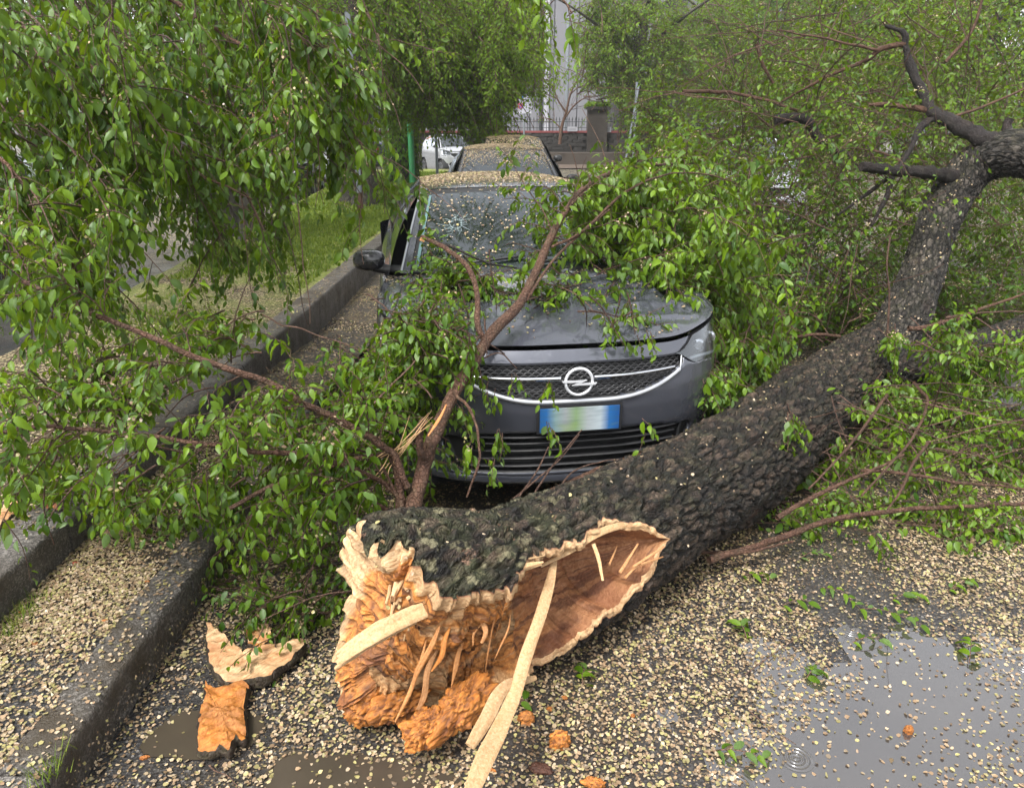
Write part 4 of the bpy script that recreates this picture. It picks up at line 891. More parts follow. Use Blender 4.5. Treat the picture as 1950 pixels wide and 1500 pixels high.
rimw = .030 + .026 * sstep(.55, .1, si)                     # thickness of the torn shell
span = np.linalg.norm(EU - EL, axis=1); rf = np.clip(rimw / np.maximum(span, 1e-3), 0, .3)[:, None]
chord = EU[:, None] * (1 - (rf + (1 - 2 * rf) * Wi[None]))[..., None] + EL[:, None] * (rf + (1 - 2 * rf) * Wi[None])[..., None]
shp = np.clip(1 - (2 * Wi - 1) ** 2, 0, 1) ** .42; WW = Wi[None] + 0 * si[:, None]; SS = si[:, None] + 0 * WW; AR = WW * span[:, None]
rot = sstep(.74, .42, SS)
fib = fbm(np.stack([SS * 2.5, AR * 42, SS * 0], -1), 4, 61) - .5
lumpn = fbm(np.stack([SS * 6, AR * 6.5, SS * 0 + 2], -1), 4, 62) - .5; blk = np.abs(fbm(np.stack([SS * 9, AR * 13, SS * 0], -1), 3, 63) - .5) * 2; crumb = fbm(np.stack([SS * 40, AR * 46, SS * 0], -1), 4, 65) - .5
f1_, f2_, cc_ = worley(np.stack([SS * 8, AR * 15, SS * 0], -1) + .5 * lumpn[..., None], 77)
end_ = sstep(.45, .10, SS); fib2 = fbm(np.stack([(SS * .85 + AR * .5) * 44, (SS * .5 - AR * .85) * 3.2, SS * 0], -1), 4, 81) - .5; disp = fib2 * .024 * rot + fib * (1 - .7 * rot) * (.022 + .022 * rot) + rot * (lumpn * .12 + (blk - .2) * .02 + crumb * (.004 + .007 * end_) + (sstep(.35, .65, cc_) - .5) * (.012 + .014 * end_)) - .02 * rot
dd = depth[:, None] * shp[None] + disp * np.minimum(shp[None], 1) * sstep(OPEN_L, OPEN_L - .12, si)[:, None]
PIN = chord + inw[:, None] * dd[..., None]
hb = MB(); icol = inner_col(SS, WW * 3.0); stk = fbm(np.stack([(SS * .85 + AR * .5) * 60, (SS * .5 - AR * .85) * 2.2, SS * 0], -1), 3, 82); icol = icol * (1 + rot * (stk - .5) * 1.5)[..., None]; pw = (sstep(.60, .70, fbm(np.stack([(SS * .85 + AR * .5) * 16, (SS * .5 - AR * .85) * 2.5, SS * 0], -1), 3, 83)) * rot * .75)[..., None]; icol = icol * (1 - pw) + CREAM2 * pw; icol = icol * (1 - .5 * (sstep(.10, .0, blk) * rot + .8 * sstep(.10, .02, f2_ - f1_) * rot).clip(0, 1)[..., None])  # last factor paints crevice shade along the block edges
hb.grid(PIN, 0, icol, flip=True); hb.build('rotten_heartwood', M['wood'], ft)
rim = MB()
for side_, sgn in ((0, 0), (-1, -1)):
    A = POUT[:n_o, side_]; Bp = PIN[:, sgn]; k = 7; G = np.zeros((n_o, k, 3)); Cc = np.zeros((n_o, k, 3)); out = -inw
    for j in range(k):
        w = j / (k - 1); G[:, j] = A * (1 - w) + Bp * w; q = (fbm(np.c_[si * 34, np.full(n_o, j * .7), si * 0], 4, 71) - .5)
        G[:, j] += out * ((q * .030 + .006) * np.sin(np.pi * w) * sstep(OPEN_L, OPEN_L - .1, si))[:, None]
        Cc[:, j] = CREAM * (1 - w * .35) + TAN * w * .35
        if j == 0: Cc[:, j] = DARKR * 2.0
    rim.grid(G, 0, Cc * (.75 + .5 * fbm(np.c_[si * 14, si * 0, si * 0], 3, 72))[:, None, None])
rim.build('torn_sapwood', M['wood'], ft)
# torn butt end: closes the shell against the rotten heart
k = 46; A = POUT[0]; Ai = np.stack([np.interp(Wi, W[0], A[:, i]) for i in range(3)], -1); Bp = PIN[0]; G = np.zeros((k, NW, 3)); Cc = np.zeros((k, NW, 3)); T0 = frame_at(np.array([0.]))[0][0]
for j in range(k):
    w = j / (k - 1); G[j] = Ai * (1 - w) + Bp * w; q = G[j]; env = min(1, w * 7) * min(1, (1 - w) * 7)
    n1 = fbm(q * [9, 9, 9], 3, 73) - .42; n2 = fbm(q * 46, 4, 74) - .5; f1_, f2_, cc_ = worley(q * 19, 75)
    G[j] -= T0 * ((n1 * .15 * (.45 + .55 * sstep(.35, .6, Wi)) + n2 * .006) * env)[:, None]
    stq = fbm(np.stack([Wi * 95, np.full(NW, w * 2.5), Wi * 0], -1), 4, 91) - .5; G[j] -= T0 * (stq * .040 * env)[:, None]
    cw_ = .10 + .42 * sstep(.62, .30, Wi); o_ = sstep(cw_, cw_ + .12, w + .22 * (fbm(q * 12, 3, 76) - .5))[:, None]; dk = (sstep(.52, .38, fbm(q * 17, 4, 78)) * .7 + sstep(.12, .02, f2_ - f1_) * .5).clip(0, .85)[:, None]  # dk: random dark rot, plus crevice shade painted on cell borders
    Cc[j] = (CREAM * (1 - o_) + (ORANGE * (.5 + .9 * fbm(q * 9, 3, 79)[:, None]) + TAN * .12) * o_) * (1 - dk * o_) + DARKR * dk * o_
    Cc[j] *= (1 + stq * 1.5)[:, None]
mb = MB(); mb.grid(G, 0, Cc); mb.build('broken_end', M['wood'], ft)
# pale flap: broad band of fresh sapwood lying below the upper bark edge
def ribbon(path, wd_, th_, nrmv, col, name='splinter', n=40, seed=0, parent=ft, taper=True, split=True):
    P = crom(np.asarray(path, float), n); T = nrm(np.gradient(P, axis=0)); Nn = nrm(np.asarray(nrmv, float) - (T @ np.asarray(nrmv, float))[:, None] * T); Bn = np.cross(T, Nn)
    wdv = np.interp(np.linspace(0, 1, n), np.linspace(0, 1, len(wd_)), wd_) * (1 + .25 * (fbm(np.c_[np.linspace(0, 6, n), np.full(n, seed), np.zeros(n)], 3, seed + 80) - .5))
    cols = 9; G = []; w = np.linspace(-1, 1, cols)
    for sg in (1, -1):
        row = P[:, None] + Bn[:, None] * (wdv[:, None] * w[None] / 2)[..., None] + Nn[:, None] * (sg * th_ / 2 * (1 - w ** 4)[None] * np.ones((n, 1)) + .12 * th_ * (vnoise(np.stack([np.broadcast_to(w * 9, (n, cols)), np.broadcast_to(np.linspace(0, 3, n)[:, None], (n, cols)), np.zeros((n, cols))], -1), seed) - .5) * 4)[..., None]
        G.append(row)
    mb = MB(); c = col * (.8 + .4 * fbm(np.stack([np.broadcast_to(w * 8, (n, cols)), np.broadcast_to(np.linspace(0, 2, n)[:, None], (n, cols)), np.zeros((n, cols))], -1), 3, seed + 5))[..., None]
    mb.grid(G[0], 0, c); mb.grid(G[1], 0, c, flip=True)
    mb.grid(np.stack([G[0][:, 0], G[1][:, 0]]), 0, np.stack([c[:, 0], c[:, 0]])); mb.grid(np.stack([G[0][:, -1], G[1][:, -1]]), 0, np.stack([c[:, 0], c[:, 0]]), flip=True)
    mb.grid(np.stack([G[0][-1], G[1][-1]]), 0, np.stack([c[-1], c[-1]]))
    return mb.build(name, M['wood_pale'], parent)
def surf(s, tdeg, r=0.0):
    s = np.array([s]); t = np.radians([tdeg]); return place(s, t, r_out(s, t) + r)[0]
view = lambda p: nrm(np.array([0, 0, CAM_H]) - p)
# the long pale splinter leaning out of the hollow on to the road
p = [at(1056, 1062, Y=2.08), at(1047, 1110, Y=1.98), at(1028, 1175, Y=1.86), at(1003, 1245, Y=1.74), at(980, 1320, Y=1.62), at(950, 1390, Y=1.50), at(925, 1440, Y=1.41), at(900, 1500, Y=1.32), at(893, 1525, Y=1.28)]
o = ribbon(p, [.022, .030, .036, .036, .038, .042, .047, .045, .034], .009, view(p[3]), CREAM * .88, n=70, seed=3); o['label'] = 'long pale splinter leaning out of the hollow'
def pr(px, py, Y): return at(px, py, Y=Y)
def spl(pts, wds, th_, col, sd, f=.955): q = [pr(a[0], a[1], a[2] * f) for a in pts]; return ribbon(q, wds, th_, view(q[len(q) // 2]), col, n=26, seed=sd)
# broad pale flap from the butt corner up to the knot
for wv_, dy_, f_, c_, sd_, i0, i1 in ((.046, 0, .905, 1., 11, 0, 7), (.030, -14, .915, .92, 111, 0, 5), (.026, 14, .915, .85, 112, 0, 4), (.034, 8, .912, .95, 113, 2, 7), (.016, -22, .92, 1.02, 114, 0, 3), (.012, 24, .92, .8, 115, 1, 5), (.014, -18, .92, .9, 116, 3, 7)):
    pts_ = [(652, 1262, 1.77), (700, 1215, 1.80), (760, 1180, 1.86), (830, 1150, 1.93), (900, 1118, 2.00), (965, 1085, 2.06), (1030, 1070, 2.12)][i0:i1]
    spl([(x_ + sd_ % 7 - (14 if k_ == 0 and i0 == 0 else 0), y_ + dy_ * .8 * (1 - .4 * k_ / 6), Y_) for k_, (x_, y_, Y_) in enumerate(pts_)], [wv_ * q_ for q_ in (.35, .9, 1.0, .85, 1.05, .6, .15)], .007, CREAM * c_, sd_, f_)
spl([(1030, 1078, 2.10), (1090, 1045, 2.16), (1145, 1012, 2.24), (1190, 1000, 2.31), (1220, 1008, 2.36)], [.008, .022, .024, .022, .006], .004, CREAM * .9, 12, .965)
spl([(1130, 1035, 2.17), (1140, 1065, 2.14), (1148, 1105, 2.10)], [.012, .012, .008], .005, CREAM, 15)
for i, (a, b_, w_) in enumerate([((748, 1135), (760, 1075), .016), ((770, 1180), (766, 1080), .020), ((742, 1190), (752, 1120), .012), ((770, 1120), (830, 1078), .020), ((775, 1140), (838, 1090), .014), ((772, 1165), (822, 1130), .020), ((742, 1210), (764, 1150), .012), ((735, 1150), (744, 1100), .010), ((800, 1110), (840, 1084), .012)]):
    spl([(*a, 1.82), ((a[0] + b_[0]) / 2 + 2, (a[1] + b_[1]) / 2, 1.86), (*b_, 1.90)], [w_ * .7, w_, w_ * .6], .006, CREAM * (1.05 - .04 * (i % 4)), 20 + i)
rs_ = random.Random(5)
for i in range(16):
    a = (rs_.uniform(742, 800), rs_.uniform(1130, 1225)); b_ = (a[0] + rs_.uniform(-14, 40), a[1] - rs_.uniform(45, 95)); w_ = rs_.uniform(.007, .018)
    spl([(*a, 1.83), ((a[0] + b_[0]) / 2 + rs_.uniform(-4, 4), (a[1] + b_[1]) / 2, 1.86), (*b_, 1.885)], [w_ * .6, w_, w_ * .3], .005, CREAM * rs_.uniform(.8, 1.1), 200 + i)
for i, (a, b_, w_) in enumerate([((1180, 1090), (1215, 1035), .012), ((1190, 1100), (1230, 1060), .010), ((1205, 1080), (1262, 1042), .012), ((1160, 1075), (1175, 1040), .008), ((1220, 1075), (1262, 1060), .010)]):
    spl([(*a, 2.25), (*b_, 2.36)], [w_, w_ * .5], .006, TAN * 1.1, 40 + i)
# rotten lumps hanging out of the butt
def lump(c, d, axis, col, seed, name='rotten_lump', parent=ft, nn=64, m=M['wood'], rough=1., **pp):
    a, b_ = np.meshgrid(np.linspace(0, 2 * np.pi, nn), np.linspace(0, np.pi, nn // 2)); D = np.stack([np.cos(a) * np.sin(b_), np.sin(a) * np.sin(b_), np.cos(b_)], -1)
    T = nrm(np.asarray(axis, float)); A = nrm(np.cross(T, [0, 0, 1.])); B_ = np.cross(A, T); loc = D * np.asarray(d)
    base = nrm(loc); q = base * [.75, 2.5, 2.5] + seed; blk = np.abs(fbm(q * 1.6, 4, seed) - .5) * 2
    wf1, wf2, wc = worley(q * 1.9, seed); f = 1 + rough * (.8 * (fbm(q, 4, seed) - .5) + .40 * (blk - .25) + .20 * (wc - .5) + .14 * (fbm(q * 5, 4, seed + 3) - .5))
    f[:, -1] = f[:, 0]; f[0] = f[0].mean(); f[-1] = f[-1].mean()
    P = np.asarray(c) + (loc * f[..., None]) @ np.stack([T, A, B_]); n = fbm(q * 2, 4, seed + 1)[..., None]; dk = sstep(.12, .02, blk)[..., None] * .7 + sstep(.47, .35, fbm(q * 4, 3, seed + 2))[..., None] * .5  # dk: shade of the crevices put into the colour, plus random dark rot
    cc = (col * (.6 + .8 * n)) * (1 - np.clip(dk, 0, .85)) + DARKR * np.clip(dk, 0, .85)
    mb = MB(); mb.grid(P, 0, cc); return mb.build(name, m, parent, **pp)
axT = [.70, .71, 0]
lump(pr(705, 1335, 1.80), (.085, .065, .055), axT, ORANGE * .9, 3, nn=110); lump(pr(815, 1385, 1.66), (.075, .055, .050), axT, ORANGE * 1.05, 5, nn=110)
lump(pr(760, 1330, 1.80), (.10, .07, .05), axT, ORANGE * .9, 4, nn=110); lump(pr(880, 1345, 1.72), (.13, .05, .05), [.6, .8, .1], ORANGE * .95, 6, nn=110)
lump(pr(962, 1063, 2.14), (.035, .028, .026), axT, ORANGE * 1.35, 12)
rs_ = random.Random(11)                                   # sheets of rotten fibre fanning down out of the split
for i in range(9):
    u = rs_.uniform(.4, 1); x0 = 690 + 300 * u + rs_.uniform(-12, 12); y0 = 1262 - 130 * u + rs_.uniform(-25, 25); L = rs_.uniform(70, 210) * (1 - .25 * u); dx = -.42 * L + rs_.uniform(-14, 14) + 20 * u; Yb = 1.70 + .20 * u
    k_ = rs_.random(); col = (ORANGE * (1 - k_) + TAN * 1.05 * k_) * rs_.uniform(.75, 1.2) if rs_.random() > .15 else CREAM2 * rs_.uniform(.8, 1)
    w0 = rs_.uniform(.005, .021); q_ = rs_.uniform(.95, .985); spl([(x0, y0, Yb + .03), (x0 + dx * .35 + rs_.uniform(-7, 7), y0 + L * .35, Yb - .015), (x0 + dx * .7 + rs_.uniform(-7, 7), y0 + L * .7, Yb - .045), (x0 + dx, y0 + L, Yb - .06)], [w0 * .15, w0 * .9, w0, w0 * rs_.uniform(.1, .5)], .006, col, 300 + i, q_)
spl([(895, 1420, 1.52), (925, 1370, 1.60), (960, 1310, 1.70), (1020, 1290, 1.80)], [.026, .038, .034, .014], .008, CREAM * .75, 60)
# ---------------------------------------------------------------- limbs and branches
LIMB = np.array([[*at(1600, 738, z=.20), .15], [*at(1650, 694, z=.24), .165], [*at(1694, 648, z=.31), .162], [*at(1728, 592, Y=5.28), .158], [*at(1755, 525, Y=5.5), .150], [*at(1782, 440, Y=5.7), .142], [*at(1815, 370, Y=5.9), .140], [*at(1862, 312, Y=5.95), .145], [*at(1930, 292, Y=5.8), .165], [*at(2010, 310, Y=5.6), .16], [*at(2120, 330, Y=5.3), .15]])
mb = MB(); tube_bark(mb, LIMB, 300, 96, .75, cell=(.085, .032), moss=.4, s0=9); mb.build('limb', M['bark_grey'], ft, rest=mb.rest)
LIMB2 = np.array([[*at(1620, 722, z=.20), .14], [*at(1670, 704, z=.19), .15], [*at(1740, 692, z=.18), .145], [*at(1820, 680, z=.18), .14], [*at(1900, 650, z=.18), .12], [*at(1990, 610, z=.2), .10]])
mb = MB(); tube_bark(mb, LIMB2, 160, 72, .75, cell=(.08, .04), moss=.3, s0=17); mb.build('limb', M['bark'], ft, rest=mb.rest)
BR = []   # (points with depth, radii, material)
def branch(pts, r0, r1, m='bark_branch', k=10, name='branch', n=None, parent=ft, wob=.012, keep=True):
    q = np.array([at(a, b_, Y=c) if len(t_) == 3 else at(a, b_, z=c) for t_ in pts for a, b_, c in [t_[:3]]]); n = n or max(10, len(q) * 8)
    P = crom(q, n); P = P + (fbm(P * 7, 3, len(BR) + 100)[:, None] - .5) * np.array([wob, wob, wob]) * 2; P[:, 2] = np.maximum(P[:, 2], r1)
    r = np.linspace(r0, r1, n) * (1 + .16 * (vnoise(np.c_[np.arange(n) * .8, np.zeros(n), np.zeros(n)], len(BR)) - .5))
    mb = MB(); G = tube_pts(P[None], r[None], k)[0]; G += (G - P[:, None]) * (.16 * (vnoise(G * 60, 5) - .5) + (.9 if m == 'bark_black' else .25) * (fbm(G * [22, 22, 22], 4, 5) - .5))[..., None]
    mb.grid(G, 0, np.stack([vnoise(G * 90, 6), G[..., 0] * 0 + .3, G[..., 0] * 0], -1), close=True); mb.add(np.vstack([G[-1], P[-1:]]), [[i, (i + 1) % k, k] for i in range(k)], 0, [.9, 0, 0])
    o_ = mb.build(name, M[m], parent); BR.append((P, r)); return P
main = branch([(752, 1075, 2.22), (775, 1010, 2.27), (795, 940, 2.36), (815, 860, 2.50), (855, 765, 2.70), (905, 685, 2.88), (940, 630, 3.02), (990, 578, 3.2), (1022, 515, 3.4), (1048, 455, 3.58), (1075, 405, 3.8), (1120, 352, 4.1), (1190, 322, 4.4), (1290, 312, 4.8), (1340, 322, 5.0)], .031, .006, k=14, n=110)
bb = {}
bb['knee'] = branch([(930, 655, 2.98), (912, 620, 3.0), (908, 560, 3.12), (885, 505, 3.22), (845, 470, 3.35), (802, 452, 3.42)], .014, .010)
branch([(802, 452, 3.42), (860, 470, 3.38), (930, 500, 3.42), (985, 510, 3.5)], .007, .004, 'bark_black', wob=.004)
branch([(835, 830, 2.50), (806, 870, 2.42), (800, 820, 2.40), (808, 800, 2.40)], .016, .014, k=8)
bb['l1'] = branch([(775, 930, 2.34), (745, 868, 2.36), (680, 820, 2.34), (600, 778, 2.34), (520, 735, 2.34), (440, 705, 2.34), (380, 685, 2.34), (300, 650, 2.34), (220, 618, 2.34), (150, 588, 2.34), (90, 555, 2.34), (45, 535, 2.36)], .0135, .0075, n=90)
bb['l1b'] = branch([(745, 862, 2.44), (690, 815, 2.50), (640, 795, 2.58), (590, 772, 2.62)], .006, .004)
bb['l2'] = branch([(785, 975, 2.32), (735, 920, 2.36), (690, 897, 2.30), (620, 880, 2.24), (560, 870, 2.20), (480, 858, 2.15), (400, 845, 2.1), (300, 832, 2.08), (240, 822, 2.06), (160, 815, 2.04), (80, 815, 2.0), (0, 826, 1.98), (-60, 835, 1.95)], .010, .0055, n=90)
bb['l3'] = branch([(755, 860, 2.44), (700, 870, 2.42), (640, 885, 2.40), (580, 905, 2.38), (520, 925, 2.36), (480, 945, 2.33), (440, 965, 2.30)], .012, .008)
bb['l4'] = branch([(770, 1010, 2.27), (742, 975, 2.30), (700, 945, 2.30), (640, 920, 2.34), (590, 915, 2.36)], .009, .006)
bb['l5'] = branch([(790, 1000, 2.30), (760, 950, 2.32), (715, 870, 2.42), (660, 852, 2.5), (590, 850, 2.55), (520, 862, 2.6), (450, 900, 2.6), (400, 960, 2.55)], .006, .003)
bb['l6'] = branch([(600, 778, 2.55), (540, 775, 2.6), (480, 790, 2.65), (430, 815, 2.7)], .005, .003)
branch([(745, 868, 2.40), (757, 905, 2.38), (762, 960, 2.32), (757, 1020, 2.28)], .014, .018, k=8)
bb['arc'] = branch([(862, 745, 2.72), (895, 775, 2.60), (910, 820, 2.52), (912, 870, 2.46), (900, 915, 2.42), (890, 945, 2.40)], .006, .004)
bb['low'] = branch([(1000, 965, 2.62), (1060, 938, 2.7), (1110, 915, 2.76), (1170, 888, 2.85), (1230, 870, 2.9)], .026, .024, k=12)
for a in ([(1010, 950, 2.62), (1050, 890, 2.72), (1085, 845, 2.8), (1110, 815, 2.85)], [(985, 950, 2.6), (1020, 900, 2.66), (1045, 850, 2.72)], [(1060, 935, 2.65), (1090, 900, 2.75), (1140, 880, 2.82), (1190, 876, 2.85)], [(975, 950, 2.6), (1060, 880, 2.78), (1105, 825, 2.85)], [(875, 700, 2.9), (905, 690, 2.9), (950, 672, 2.95), (985, 700, 2.98)], [(700, 560, 3.3), (800, 640, 3.0), (850, 690, 2.9), (872, 720, 2.8)], [(500, 600, 3.2), (640, 650, 3.0), (760, 700, 2.9), (870, 740, 2.75)]):
    branch(a, .0042, .0022, 'bark_twig', k=5, name='twig')
for a in ([(1325, 632, 3.75), (1200, 560, 3.9), (1130, 570, 3.8)], [(1325, 760, 3.35), (1290, 690, 3.55), (1250, 625, 3.72), (1195, 590, 3.8), (1080, 520, 3.75)], [(1050, 470, 3.55), (1110, 440, 3.6), (1200, 360, 3.9), (1300, 330, 4.2), (1400, 345, 4.4)], [(1000, 575, 3.22), (1050, 500, 3.4), (1100, 450, 3.6), (1160, 400, 3.8)]):
    branch(a, .0075, .004, 'bark_black' if a[0][0] > 1300 else 'bark_branch', k=6)
# crown limbs upper right
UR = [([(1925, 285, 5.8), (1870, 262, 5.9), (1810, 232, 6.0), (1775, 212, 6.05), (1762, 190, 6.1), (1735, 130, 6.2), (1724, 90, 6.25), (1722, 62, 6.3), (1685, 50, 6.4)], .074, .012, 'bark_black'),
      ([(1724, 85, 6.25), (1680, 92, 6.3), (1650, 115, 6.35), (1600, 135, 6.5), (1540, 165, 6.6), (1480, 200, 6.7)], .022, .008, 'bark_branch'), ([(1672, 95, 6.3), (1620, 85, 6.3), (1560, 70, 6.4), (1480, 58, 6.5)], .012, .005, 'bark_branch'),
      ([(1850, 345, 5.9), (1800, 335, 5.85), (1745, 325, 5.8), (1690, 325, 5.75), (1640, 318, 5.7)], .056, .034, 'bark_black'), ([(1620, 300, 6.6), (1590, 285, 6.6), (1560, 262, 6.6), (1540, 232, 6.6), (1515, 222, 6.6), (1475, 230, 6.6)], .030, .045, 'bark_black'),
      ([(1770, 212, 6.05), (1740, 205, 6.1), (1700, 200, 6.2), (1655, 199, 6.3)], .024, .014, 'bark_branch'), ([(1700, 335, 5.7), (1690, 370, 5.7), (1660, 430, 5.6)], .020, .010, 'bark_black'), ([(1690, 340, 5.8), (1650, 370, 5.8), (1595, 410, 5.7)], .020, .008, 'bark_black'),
      ([(1790, 220, 6.05), (1755, 240, 6.0), (1730, 290, 5.9), (1710, 320, 5.8)], .030, .014, 'bark_black'), ([(1740, 330, 5.8), (1700, 300, 5.9), (1660, 285, 6.0)], .012, .006, 'bark_branch'),
      ([(1930, 275, 5.8), (1918, 240, 5.9), (1925, 225, 5.9)], .04, .03, 'bark_black'), ([(1600, 640, 4.9), (1540, 638, 4.9), (1440, 655, 4.7)], .012, .008, 'bark_branch'), ([(1690, 650, 4.6), (1693, 560, 4.6), (1690, 500, 4.6), (1695, 450, 4.6)], .007, .005, 'bark_twig'),
      ([(1730, 625, 4.8), (1770, 622, 4.8), (1830, 602, 4.8), (1950, 560, 4.8)], .018, .008, 'bark_branch'), ([(1800, 605, 4.8), (1870, 596, 4.8), (1960, 592, 4.8)], .008, .004, 'bark_twig'), ([(1800, 230, 6.0), (1880, 200, 6.1), (1950, 170, 6.1)], .012, .008, 'bark_branch'),
      ([(1440, 85, 7), (1455, 125, 7), (1472, 160, 7)], .02, .012, 'bark_branch'), ([(1300, 175, 7.2), (1400, 178, 7.2), (1520, 210, 6.8)], .018, .012, 'bark_branch'), ([(1800, 120, 6.4), (1850, 60, 6.4), (1870, 0, 6.4)], .014, .01, 'bark_branch')]
for pts, a, b_, m in UR: branch(pts, a, b_, m, k=9)
# branches lying on the road at the right
for pts, a, b_ in [([(1350, 1065, .10), (1440, 1040, .10), (1520, 1010, .12), (1600, 985, .14), (1700, 975, .14), (1820, 965, .14), (1960, 955, .14)], .016, .008), ([(1480, 985, .2), (1560, 940, .25), (1640, 905, .28), (1720, 868, .3)], .012, .006), ([(1300, 1050, .1), (1420, 1052, .1), (1510, 1030, .12)], .008, .005),
                   ([(1740, 730, .3), (1765, 765, .3), (1740, 830, .3), (1690, 890, .3), (1640, 945, .25)], .010, .005), ([(1770, 840, .3), (1740, 880, .3), (1715, 935, .25), (1690, 970, .2)], .009, .005), ([(1640, 895, .25), (1760, 910, .25), (1870, 925, .2), (1960, 935, .2)], .009, .005),
                   ([(1690, 750, .4), (1640, 820, .38), (1590, 880, .34), (1540, 930, .3)], .010, .004), ([(1850, 690, .3), (1900, 670, .32), (1960, 650, .32)], .012, .008)]:
    branch([(p_[0], p_[1], p_[2], 'z') for p_ in pts], a, b_, 'bark_branch', k=7)
# fresh splinter fibres where two branches snapped
for i in range(16):
    a = at(750 + RNG.uniform(-8, 8), 868 + RNG.uniform(-14, 10), Y=2.40); e = at(*( (800 + RNG.uniform(-20, 30), 820 + RNG.uniform(-40, 20)) if i < 8 else (735 + RNG.uniform(-25, 30), 880 + RNG.uniform(-10, 45))), Y=2.36)
    ribbon([a, (a + e) / 2 + RNG.normal(0, .008, 3), e], [.003, .004, .0012], .0018, [0, -1, .6], CREAM * 1.05, n=8, seed=i)
spl([(815, 830, 2.42), (838, 795, 2.52), (850, 770, 2.58)], [.004, .012, .004], .004, np.array([.62, .30, .12]), 90)
ribbon([at(800, 455, Y=3.40), at(808, 460, Y=3.40)], [.016, .012], .014, [0, -1, .6], TAN * 1.2, n=6)
# ---------------------------------------------------------------- foliage
LEAF_T = np.array([[0, 0, 0], [-.20, .22, .05], [0, .25, 0], [.20, .22, .05], [-.25, .52, .055], [0, .55, -.01], [.25, .52, .055], [0, 1, -.10], [-.15, .80, .02], [.15, .80, .02]])
LEAF_F = [[0, 2, 1], [0, 3, 2]]; LEAF_Q = [[1, 2, 5, 4], [2, 3, 6, 5], [4, 5, 7, 8], [5, 6, 9, 7]]
PRUNE = []
def seen(P):
    dep = P[:, 1] * math.cos(CAM_PITCH) - (P[:, 2] - CAM_H) * math.sin(CAM_PITCH); u = P[:, 1] * math.sin(CAM_PITCH) + (P[:, 2] - CAM_H) * math.cos(CAM_PITCH)
    return 975 + CAM_F * P[:, 0] / dep, 750 - CAM_F * u / dep
def pruned(P):
    """thin the sprays where the gaps in the foliage are"""
    x, y = seen(P); k = np.ones(len(P), bool); r = RNG.random(len(P))
    for cx, cy, rx, ry, keep, ymax in PRUNE: k &= ~((((x - cx) / rx) ** 2 + ((y - cy) / ry) ** 2 < 1) & (r > keep) & (P[:, 1] < ymax))
    return k
class Fol:
    def __init__(s): s.p = []; s.d = []; s.n = []; s.z = []; s.t = []; s.tw = []; s.tr = []; s.c = []
    def leaves(s, p, d, n, z, t): s.p.append(p); s.d.append(nrm(d)); s.n.append(n); s.z.append(z); s.t.append(t)
def twigs(fo, P0, D0, L, K=9, S=6, droop=.5, size=.055, r0=.0022, petal=.0, hang=.7, fresh=.5, jit=.22):
    """N leafy twigs grown at once: bent polylines with alternate hanging leaves"""
    if PRUNE and len(P0) > 4:
        k_ = pruned(P0 + nrm(D0) * np.asarray(L).mean() * .5); P0, D0 = P0[k_], D0[k_]; L = L if np.isscalar(L) else np.asarray(L)[k_]
    N = len(P0); L = np.broadcast_to(L, (N,)) * RNG.uniform(.7, 1.3, N); D = nrm(D0); P = [P0]; dirs = [D]
    for i in range(S):
        D = nrm(D + np.array([0, 0, -droop / S]) + RNG.normal(0, jit, (N, 3)) / math.sqrt(S)); P.append(P[-1] + D * (L / S)[:, None]); dirs.append(D)
    P = np.stack(P, 1); P[..., 2] = np.maximum(P[..., 2], .02); r = r0 * np.linspace(1, .4, S + 1)[None] * np.ones((N, 1)); fo.tw.append(P); fo.tr.append(r)
    dirs = np.stack(dirs, 1); u = (np.arange(K) + .7) / K * S; i = np.minimum(u.astype(int), S - 1); f = (u - i)[None, :, None]
    B = P[:, i] * (1 - f) + P[:, i + 1] * f; T = dirs[:, i + 1]; sd = nrm(np.cross(T, RNG.normal(0, .35, (N, K, 3)) + [0, 0, 1])); alt = np.where(np.arange(K) % 2 == 0, 1, -1)[None, :, None]
    dl = nrm(T * .45 + sd * alt * .75 + np.array([0, 0, -hang]) * RNG.uniform(.5, 1.4, (N, K, 1)) + RNG.normal(0, .22, (N, K, 3)))
    nn = nrm(np.cross(dl, np.cross(np.array([0, 0, 1.]) + RNG.normal(0, .45, (N, K, 3)) + T * .1, dl)))
    z = size * RNG.uniform(.40, 1.32, (N, K)) * (1 - .25 * np.linspace(0, 1, K))[None] * (RNG.uniform(.8, 1.15, (N, 1)))
    yt = np.clip(fresh + RNG.normal(0, .22, (N, 1)) + RNG.normal(0, .15, (N, K)), 0, 1); g = (RNG.random((N, K)) < .22) * RNG.uniform(.4, 1, (N, K))
    t = np.stack([yt, g, 0 * g], -1); fo.leaves((B + dl * .006).reshape(-1, 3), dl.reshape(-1, 3), nn.reshape(-1, 3), z.reshape(-1), t.reshape(-1, 3))
    if petal > 0:                                            # bunches of pale seeds
        k = RNG.random(N) < petal; m = int(k.sum()); c = P[k][:, 2:3] + RNG.normal(0, .018, (m, 12, 3)); fo.c.append(c.reshape(-1, 3))
    return P
